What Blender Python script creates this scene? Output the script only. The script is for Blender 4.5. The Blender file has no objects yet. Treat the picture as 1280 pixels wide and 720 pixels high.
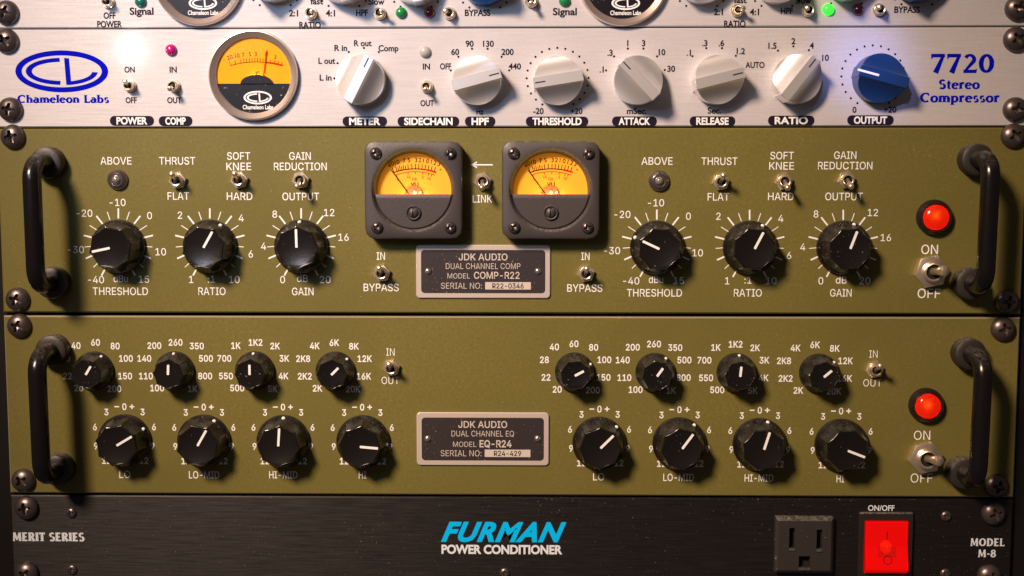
import bpy, bmesh, math, random
from math import sin, cos, pi, radians, sqrt, atan2, hypot
from mathutils import Vector, Matrix
random.seed(7)
C = bpy.context
S = C.scene
COL = S.collection

# ------------------------------------------------------------------ camera
# lengths below are millimetres (turned to metres when a mesh is made);
# the front of the rack is the plane y = 0, x right, z up, the viewer at -y
F, RA, RB, RC, TX, TY, TZ = 1500.954, 0.09197, 0.01297, 0.00054, -1.2648, -76.1737, 561.2857
def _rot(a, b, c):
    Rz = Matrix(((cos(c), -sin(c), 0), (sin(c), cos(c), 0), (0, 0, 1)))
    Rx = Matrix(((1, 0, 0), (0, cos(a), -sin(a)), (0, sin(a), cos(a))))
    Ry = Matrix(((cos(b), 0, sin(b)), (0, 1, 0), (-sin(b), 0, cos(b))))
    return Rz @ Rx @ Ry
RM = _rot(RA, RB, RC) @ Matrix(((1, 0, 0), (0, 0, -1), (0, 1, 0)))
CAMLOC = -(RM.transposed() @ Vector((TX, TY, TZ)))
cam_data = bpy.data.cameras.new('camera')
cam = bpy.data.objects.new('camera', cam_data)
COL.objects.link(cam)
right, down, fwd = RM[0], RM[1], RM[2]
m = Matrix((right, -down, -fwd)).transposed().to_4x4()
m.translation = CAMLOC * 0.001
cam.matrix_world = m
cam_data.sensor_width = 36
cam_data.lens = F / 1280 * 36
cam_data.clip_start = 0.01
cam_data.clip_end = 50
S.camera = cam

# ------------------------------------------------------------------ world, lamps, exposure
w = bpy.data.worlds.new('World')
S.world = w
w.use_nodes = True
w.node_tree.nodes['Background'].inputs[0].default_value = (0.060, 0.047, 0.042, 1)
w.node_tree.nodes['Background'].inputs[1].default_value = 1.0
S.view_settings.view_transform = 'Standard'
S.view_settings.look = 'None'
S.view_settings.exposure = 0
S.view_settings.gamma = 1

def lamp(name, kind, loc, energy, color, target=None, size=0.1, **kw):
    d = bpy.data.lights.new(name, kind)
    d.energy = energy
    d.color = color
    if kind == 'AREA':
        d.shape = 'DISK'
        d.size = size
    else:
        d.shadow_soft_size = size
    for k, v in kw.items():
        setattr(d, k, v)
    o = bpy.data.objects.new(name, d)
    COL.objects.link(o)
    o.location = loc
    if target is not None:
        o.rotation_euler = (Vector(target) - Vector(loc)).to_track_quat('-Z', 'Y').to_euler()
    return o
lamp('key_lamp', 'SPOT', (-0.58, -0.90, 0.66), 141.0, (1.0, 0.72, 0.52), (-0.005, 0, -0.085), 0.13, spot_size=radians(35), spot_blend=1.0)
lamp('cool_lamp', 'AREA', (-0.27, -0.48, 0.20), 0.14, (0.42, 0.64, 1.0), (-0.10, 0, 0.12), 0.20, spread=radians(52))

# ------------------------------------------------------------------ pixel to panel
def P(px, py, h=0.0):
    """millimetre point (x, z) of the panel plane raised by h where the photograph shows (px, py)"""
    d = RM.transposed() @ Vector(((px - 640) / F, (py - 360) / F, 1.0))
    t = (-h - CAMLOC.y) / d.y
    q = CAMLOC + d * t
    return q.x, q.z
def SC(px, py):
    a = P(px - 5, py)
    b = P(px + 5, py)
    c = P(px, py - 5)
    d = P(px, py + 5)
    return (b[0] - a[0]) / 10, (c[1] - d[1]) / 10

# ------------------------------------------------------------------ materials
MATS = {}
def mat(name, color, rough=0.5, metal=0.0, emit=None, estr=0.0, spec=0.5, brushed=0.0, specks=0.0, speck_col=(0.5, 0.45, 0.35),
        speck_scale=700, grain=0.0, grain_scale=900, vary=0.0, coat=0.0, dust=0.0, aniso=0.0, mottle=0.0):
    if name in MATS:
        return MATS[name]
    m = bpy.data.materials.new(name)
    m.use_nodes = True
    nt = m.node_tree
    n = nt.nodes
    L = nt.links.new
    b = n['Principled BSDF']
    b.inputs['Base Color'].default_value = (*color, 1)
    b.inputs['Roughness'].default_value = rough
    b.inputs['Metallic'].default_value = metal
    b.inputs['Specular IOR Level'].default_value = spec
    if coat:
        b.inputs['Coat Weight'].default_value = coat
        b.inputs['Coat Roughness'].default_value = 0.15
    if aniso:
        b.inputs['Anisotropic'].default_value = aniso
        cv = n.new('ShaderNodeCombineXYZ')
        cv.inputs[2].default_value = 1.0      # brushed along x: the gloss spreads up and down
        L(cv.outputs[0], b.inputs['Tangent'])
    if emit:
        b.inputs['Emission Color'].default_value = (*emit, 1)
        b.inputs['Emission Strength'].default_value = estr
    tc = n.new('ShaderNodeTexCoord')
    col_out = None
    bump_in = None
    def noise(scale, detail=3, vec=None, rough_=0.5):
        t = n.new('ShaderNodeTexNoise')
        t.inputs['Scale'].default_value = scale
        t.inputs['Detail'].default_value = detail
        t.inputs['Roughness'].default_value = rough_
        L(vec if vec else tc.outputs['Object'], t.inputs['Vector'])
        return t
    def ramp(src, p0, p1, c0=0.0, c1=1.0):
        r = n.new('ShaderNodeMapRange')
        r.inputs['From Min'].default_value = p0
        r.inputs['From Max'].default_value = p1
        r.inputs['To Min'].default_value = c0
        r.inputs['To Max'].default_value = c1
        L(src, r.inputs['Value'])
        return r.outputs[0]
    def mixc(fac, a, bcol):
        x = n.new('ShaderNodeMix')
        x.data_type = 'RGBA'
        L(fac, x.inputs[0])
        if isinstance(a, tuple):
            x.inputs[6].default_value = (*a, 1)
        else:
            L(a, x.inputs[6])
        x.inputs[7].default_value = (*bcol, 1)
        return x.outputs[2]
    if vary:
        t = noise(14, 5)
        col_out = mixc(ramp(t.outputs['Fac'], 0.3, 0.7), tuple(c * (1 - vary) for c in color), tuple(min(1, c * (1 + vary)) for c in color))
    if mottle:
        t = noise(650, 4, None, 0.8)
        base = col_out if col_out else color
        col_out = mixc(ramp(t.outputs['Fac'], 0.35, 0.65, 0.0, 1.0), base, tuple(c * (1 - mottle) for c in color))
        t2 = noise(9, 6, None, 0.75)
        L(ramp(t2.outputs['Fac'], 0.3, 0.7, rough - 0.10, rough + 0.10), b.inputs['Roughness'])
    if brushed:
        mp = n.new('ShaderNodeMapping')
        mp.inputs['Scale'].default_value = (34, 40, 900)
        L(tc.outputs['Object'], mp.inputs['Vector'])
        t = noise(1.6, 4, mp.outputs[0], 0.65)
        f = ramp(t.outputs['Fac'], 0.32, 0.68)
        base = col_out if col_out else color
        k = ramp(t.outputs['Fac'], 0.3, 0.72, 0.0, brushed)
        col_out = mixc(k, base, tuple(min(1, c * 1.8 + 0.010) if max(color) < 0.2 else c * 0.62 for c in color))
        L(ramp(t.outputs['Fac'], 0.3, 0.7, rough - 0.08, rough + 0.10), b.inputs['Roughness'])
        bump_in = (f, 0.06)
    if dust:
        # dust that has settled where a surface looks upward
        g = n.new('ShaderNodeNewGeometry')
        sx = n.new('ShaderNodeSeparateXYZ')
        L(g.outputs['Normal'], sx.inputs[0])
        up = ramp(sx.outputs['Z'], 0.3, 0.95)
        t = noise(700, 4, g.outputs['Position'], 0.7)
        mm = n.new('ShaderNodeMath')
        mm.operation = 'MULTIPLY'
        L(up, mm.inputs[0])
        L(ramp(t.outputs['Fac'], 0.38, 0.68, 0.0, dust), mm.inputs[1])
        col_out = mixc(mm.outputs[0], col_out if col_out else color, (0.32, 0.29, 0.26))
    if specks:
        g = n.new('ShaderNodeNewGeometry')
        t = noise(speck_scale, 2, g.outputs['Position'])
        t2 = noise(26, 2, g.outputs['Position'])
        th = n.new('ShaderNodeMath')
        th.operation = 'MULTIPLY_ADD'
        L(t2.outputs['Fac'], th.inputs[0])
        th.inputs[1].default_value = 0.16
        L(t.outputs['Fac'], th.inputs[2])
        f = ramp(th.outputs[0], 0.80 - 0.03 * specks, 0.84, 0, 0.75)
        col_out = mixc(f, col_out if col_out else color, speck_col)
    if col_out:
        L(col_out, b.inputs['Base Color'])
    if grain:
        t = noise(grain_scale, 3)
        bump_in = (t.outputs['Fac'], grain)
    if bump_in:
        bp = n.new('ShaderNodeBump')
        bp.inputs['Strength'].default_value = bump_in[1]
        bp.inputs['Distance'].default_value = 0.0004
        L(bump_in[0], bp.inputs['Height'])
        L(bp.outputs[0], b.inputs['Normal'])
    MATS[name] = m
    return m

SILVER = mat('brushed_aluminium', (0.53, 0.52, 0.55), 0.52, 0.06, brushed=0.42, vary=0.05, aniso=0.5, mottle=0.07, spec=0.35)
GREEN = mat('olive_paint', (0.146, 0.129, 0.034), 0.50, 0, spec=0.22, mottle=0.18, specks=1.15, speck_scale=1100, speck_col=(0.36, 0.31, 0.15), grain=0.10, grain_scale=1400, vary=0.15)
BLACKPLATE = mat('black_anodised', (0.0060, 0.0048, 0.0052), 0.42, 0.0, spec=0.42, aniso=0.7, brushed=0.30, specks=1.3, speck_col=(0.16, 0.145, 0.13), speck_scale=900)
WHITEINK = mat('white_ink', (0.76, 0.79, 0.82), 0.6, spec=0.2)
DARKINK = mat('dark_ink', (0.012, 0.008, 0.022), 0.6, spec=0.1)
BLUEINK = mat('blue_ink', (0.002, 0.004, 0.44), 0.7, spec=0.02)
CYANINK = mat('cyan_ink', (0.0, 0.46, 0.98), 0.6, spec=0.1)
PALEINK = mat('pale_ink', (0.62, 0.70, 0.82), 0.6, spec=0.1)
KNOB = mat('black_knob_plastic', (0.0065, 0.0055, 0.006), 0.27, 0, dust=0.11, spec=0.5, specks=0.15, speck_scale=900, speck_col=(0.25, 0.23, 0.21), grain=0.10, grain_scale=500)
SILKNOB = mat('satin_silver', (0.86, 0.85, 0.87), 0.33, 0.75, grain=0.05, grain_scale=1500)
BLUEKNOB = mat('blue_anodised', (0.014, 0.058, 0.205), 0.32, 0.5, grain=0.08, grain_scale=1200, vary=0.2)
CHROME = mat('chrome', (0.90, 0.78, 0.62), 0.30, 0.9, grain=0.10, grain_scale=500)
SCREWM = mat('black_screw_steel', (0.14, 0.115, 0.115), 0.34, 0.8, dust=0.35, grain=0.15, grain_scale=600)
HANDLEM = mat('black_handle_enamel', (0.005, 0.0042, 0.005), 0.22, 0, dust=0.26, grain=0.12, grain_scale=450)
METERM = mat('charcoal_meter_plastic', (0.044, 0.038, 0.040), 0.46, 0, grain=0.18, grain_scale=1100, dust=0.5)
ORANGE = mat('orange_dial', (0.86, 0.33, 0.010), 0.6, emit=(1.0, 0.30, 0.002), estr=0.22)
ROUNDORANGE = mat('amber_dial', (0.80, 0.31, 0.008), 0.6, emit=(1.0, 0.32, 0.002), estr=0.07, spec=0.1)
DIALINK = mat('dial_ink', (0.030, 0.014, 0.006), 0.8, spec=0.0)
REDINK = mat('red_ink', (0.60, 0.012, 0.008), 0.8, spec=0.0)
NAMEBLACK = mat('nameplate_black', (0.022, 0.017, 0.020), 0.5, specks=1.9, speck_col=(0.30, 0.27, 0.26), speck_scale=900)
NAMEALU = mat('nameplate_aluminium', (0.56, 0.50, 0.47), 0.45, 0.35, grain=0.1)
PLATEINK = mat('nameplate_pale_ink', (0.52, 0.47, 0.45), 0.5)
HOLE = mat('dark_hole', (0.004, 0.004, 0.004), 0.8)
RACKM = mat('black_rack_paint', (0.005, 0.0045, 0.005), 0.6, spec=0.2, grain=0.2, grain_scale=300)
OUTLETM = mat('outlet_plastic', (0.024, 0.021, 0.021), 0.5, dust=0.6, specks=1.6, speck_col=(0.25, 0.22, 0.19), speck_scale=520)
CHROMERING = mat('satin_bezel', (0.74, 0.62, 0.58), 0.30, 0.85)
GREY = mat('grey_lens', (0.42, 0.38, 0.37), 0.25, coat=0.6)
MAGENTA = mat('magenta_lens', (0.42, 0.008, 0.16), 0.15, coat=0.6)
GREENLED = mat('green_lens', (0.008, 0.20, 0.045), 0.15, coat=0.6)
TEALLED = mat('teal_lens', (0.01, 0.13, 0.10), 0.15, coat=0.6)
REDLED = mat('dark_red_lens', (0.12, 0.008, 0.018), 0.15, coat=0.6)
LITGREEN = mat('lit_green_lens', (0.03, 0.6, 0.05), 0.2, emit=(0.03, 1.0, 0.03), estr=1.6)
LITWHITE = mat('lit_white_lens', (0.9, 0.95, 0.9), 0.2, emit=(0.95, 1.0, 0.95), estr=6)
LEDSILVER = mat('clear_led', (0.30, 0.27, 0.26), 0.12, 0.4, coat=0.8)
ROCKERINK = mat('rocker_mark', (0.05, 0.002, 0.002), 0.5)

def lens_material():
    m = bpy.data.materials.new('red_lamp_lens')
    m.use_nodes = True
    nt = m.node_tree
    nt.nodes.clear()
    out = nt.nodes.new('ShaderNodeOutputMaterial')
    tl = nt.nodes.new('ShaderNodeBsdfTranslucent')
    tl.inputs[0].default_value = (0.60, 0.085, 0.006, 1)
    em = nt.nodes.new('ShaderNodeEmission')
    em.inputs[0].default_value = (1.0, 0.004, 0.002, 1)
    em.inputs[1].default_value = 0.55
    ad = nt.nodes.new('ShaderNodeAddShader')
    gl = nt.nodes.new('ShaderNodeBsdfGlossy')
    gl.inputs['Roughness'].default_value = 0.10
    m2 = nt.nodes.new('ShaderNodeMixShader')
    m2.inputs[0].default_value = 0.05
    nt.links.new(tl.outputs[0], ad.inputs[0])
    nt.links.new(em.outputs[0], ad.inputs[1])
    nt.links.new(ad.outputs[0], m2.inputs[1])
    nt.links.new(gl.outputs[0], m2.inputs[2])
    nt.links.new(m2.outputs[0], out.inputs[0])
    return m
REDLENS = lens_material()
def rocker_material():
    m = bpy.data.materials.new('lit_red_rocker')
    m.use_nodes = True
    nt = m.node_tree
    b = nt.nodes['Principled BSDF']
    b.inputs['Base Color'].default_value = (0.60, 0.001, 0.001, 1)
    b.inputs['Roughness'].default_value = 0.2
    b.inputs['Coat Weight'].default_value = 0.4
    b.inputs['Emission Color'].default_value = (1.0, 0.001, 0.001, 1)
    b.inputs['Emission Strength'].default_value = 0.42
    tr = nt.nodes.new('ShaderNodeBsdfTransparent')
    tr.inputs[0].default_value = (1.0, 0.5, 0.2, 1)
    mx = nt.nodes.new('ShaderNodeMixShader')
    mx.inputs[0].default_value = 0.18
    nt.links.new(b.outputs[0], mx.inputs[1])
    nt.links.new(tr.outputs[0], mx.inputs[2])
    nt.links.new(mx.outputs[0], nt.nodes['Material Output'].inputs[0])
    return m
ROCKER = rocker_material()
def glass_material():
    m = bpy.data.materials.new('meter_glass')
    m.use_nodes = True
    nt = m.node_tree
    nt.nodes.clear()
    out = nt.nodes.new('ShaderNodeOutputMaterial')
    tr = nt.nodes.new('ShaderNodeBsdfTransparent')
    gl = nt.nodes.new('ShaderNodeBsdfGlossy')
    gl.inputs['Roughness'].default_value = 0.08
    mx = nt.nodes.new('ShaderNodeMixShader')
    mx.inputs[0].default_value = 0.0015
    nt.links.new(tr.outputs[0], mx.inputs[1])
    nt.links.new(gl.outputs[0], mx.inputs[2])
    nt.links.new(mx.outputs[0], out.inputs[0])
    return m
GLASS = glass_material()

# ------------------------------------------------------------------ mesh building
class MB:
    """vertices are (x, h, z) in mm, h = height out of the panel towards the viewer"""
    def __init__(s):
        s.v, s.f, s.m, s.mats = [], [], [], []
        s.cur = 0
    def use(s, m):
        if m not in s.mats:
            s.mats.append(m)
        s.cur = s.mats.index(m)
        return s
    def add(s, vs, fs):
        o = len(s.v)
        s.v += [tuple(p) for p in vs]
        s.f += [[i + o for i in f] for f in fs]
        s.m += [s.cur] * len(fs)
    def poly(s, pts, h):
        s.add([(x, h, z) for x, z in pts], [list(range(len(pts)))])
    def loops(s, loops, cap0=False, cap1=True, closed=True):
        n = len(loops[0])
        vs = [p for l in loops for p in l]
        fs = []
        for k in range(len(loops) - 1):
            for i in range(n if closed else n - 1):
                j = (i + 1) % n
                fs.append([k * n + i, k * n + j, (k + 1) * n + j, (k + 1) * n + i])
        if cap0:
            fs.append(list(range(n))[::-1])
        if cap1:
            fs.append([(len(loops) - 1) * n + i for i in range(n)])
        s.add(vs, fs)
    def lathe(s, prof, n=48, cx=0, cz=0, cap0=False, cap1=True, ph=0):
        s.loops([[(cx + r * cos(2 * pi * i / n + ph), h, cz + r * sin(2 * pi * i / n + ph)) for i in range(n)] for r, h in prof], cap0, cap1)
    def tube(s, path, rad, n=16, caps=True):
        pts = [Vector(p) for p in path]
        if not isinstance(rad, (list, tuple)):
            rad = [rad] * len(pts)
        up = None
        loops = []
        for i, p in enumerate(pts):
            t = (pts[min(i + 1, len(pts) - 1)] - pts[max(i - 1, 0)]).normalized()
            if up is None:
                up = t.orthogonal().normalized()
            up = (up - t * up.dot(t)).normalized()
            sd = t.cross(up)
            loops.append([tuple(p + (up * cos(2 * pi * k / n) + sd * sin(2 * pi * k / n)) * rad[i]) for k in range(n)])
        s.loops(loops, caps, caps)
    def build(s, name, parent=None, loc=(0, 0), h0=0.0, smooth=None, recalc=True, material=None):
        me = bpy.data.meshes.new(name)
        me.from_pydata([(x * 0.001, -h * 0.001, z * 0.001) for x, h, z in s.v], [], s.f)
        for m_ in (s.mats or [material]):
            me.materials.append(m_)
        me.polygons.foreach_set('material_index', s.m)
        if recalc:
            bm = bmesh.new()
            bm.from_mesh(me)
            bmesh.ops.remove_doubles(bm, verts=bm.verts, dist=1e-7)
            bmesh.ops.recalc_face_normals(bm, faces=bm.faces)
            bm.to_mesh(me)
            bm.free()
        if smooth is not None:
            me.polygons.foreach_set('use_smooth', [True] * len(me.polygons))
            me.set_sharp_from_angle(angle=radians(smooth))
        me.update()
        o = bpy.data.objects.new(name, me)
        COL.objects.link(o)
        if parent:
            o.parent = parent
        o.location = (loc[0] * 0.001, -h0 * 0.001, loc[1] * 0.001)
        return o

def rrect(cx, cz, hw, hh, r, n=6):
    pts = []
    for k, (sx, sz) in enumerate(((1, 1), (-1, 1), (-1, -1), (1, -1))):
        for i in range(n + 1):
            a = pi / 2 * k + pi / 2 * i / n
            pts.append((cx + sx * (hw - r) + r * cos(a), cz + sz * (hh - r) + r * sin(a)))
    return pts
def lift(pts, h):
    return [(x, h, z) for x, z in pts]
def dup(o, parent, loc=None, ang=None):
    c = o.copy()
    COL.objects.link(c)
    c.parent = parent
    if loc is not None:
        c.location = (loc[0] * 0.001, o.location.y, loc[1] * 0.001)
    if ang is not None:
        c.rotation_euler = (0, ang, 0)
    for ch in list(o.children):
        dup(ch, c)
    return c
class Kind:
    """one builder per kind of part: the first call keeps the original, later calls copy it"""
    def __init__(s, fn):
        s.fn, s.o = fn, None
    def at(s, parent, px, py, ang=None, h=0):
        x, z = P(px, py)
        if s.o is None:
            s.o = s.fn()
            s.o.parent = parent
            o = s.o
            o.location = (x * 0.001, o.location.y, z * 0.001)
        else:
            o = dup(s.o, parent, (x, z))
        o.rotation_euler = (0, 0 if ang is None else radians(90 - ang), 0)
        return o

# ------------------------------------------------------------------ lettering
_cache = {}
def glyphs(s, bold=0.0, shear=0.0, spacing=1.0):
    key = (s, bold, shear, spacing)
    if key in _cache:
        return _cache[key]
    cu = bpy.data.curves.new('t', 'FONT')
    cu.body = s
    cu.size = 1
    cu.offset = bold
    cu.shear = shear
    cu.space_character = spacing
    cu.resolution_u = 4
    ob = bpy.data.objects.new('t', cu)
    COL.objects.link(ob)
    dg = C.evaluated_depsgraph_get()
    dg.update()
    me = ob.evaluated_get(dg).to_mesh()
    vs = [(v.co.x, v.co.y) for v in me.vertices]
    fs = [list(p.vertices) for p in me.polygons]
    ob.evaluated_get(dg).to_mesh_clear()
    bpy.data.objects.remove(ob)
    bpy.data.curves.remove(cu)
    _cache[key] = (vs, fs)
    return vs, fs
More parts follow.
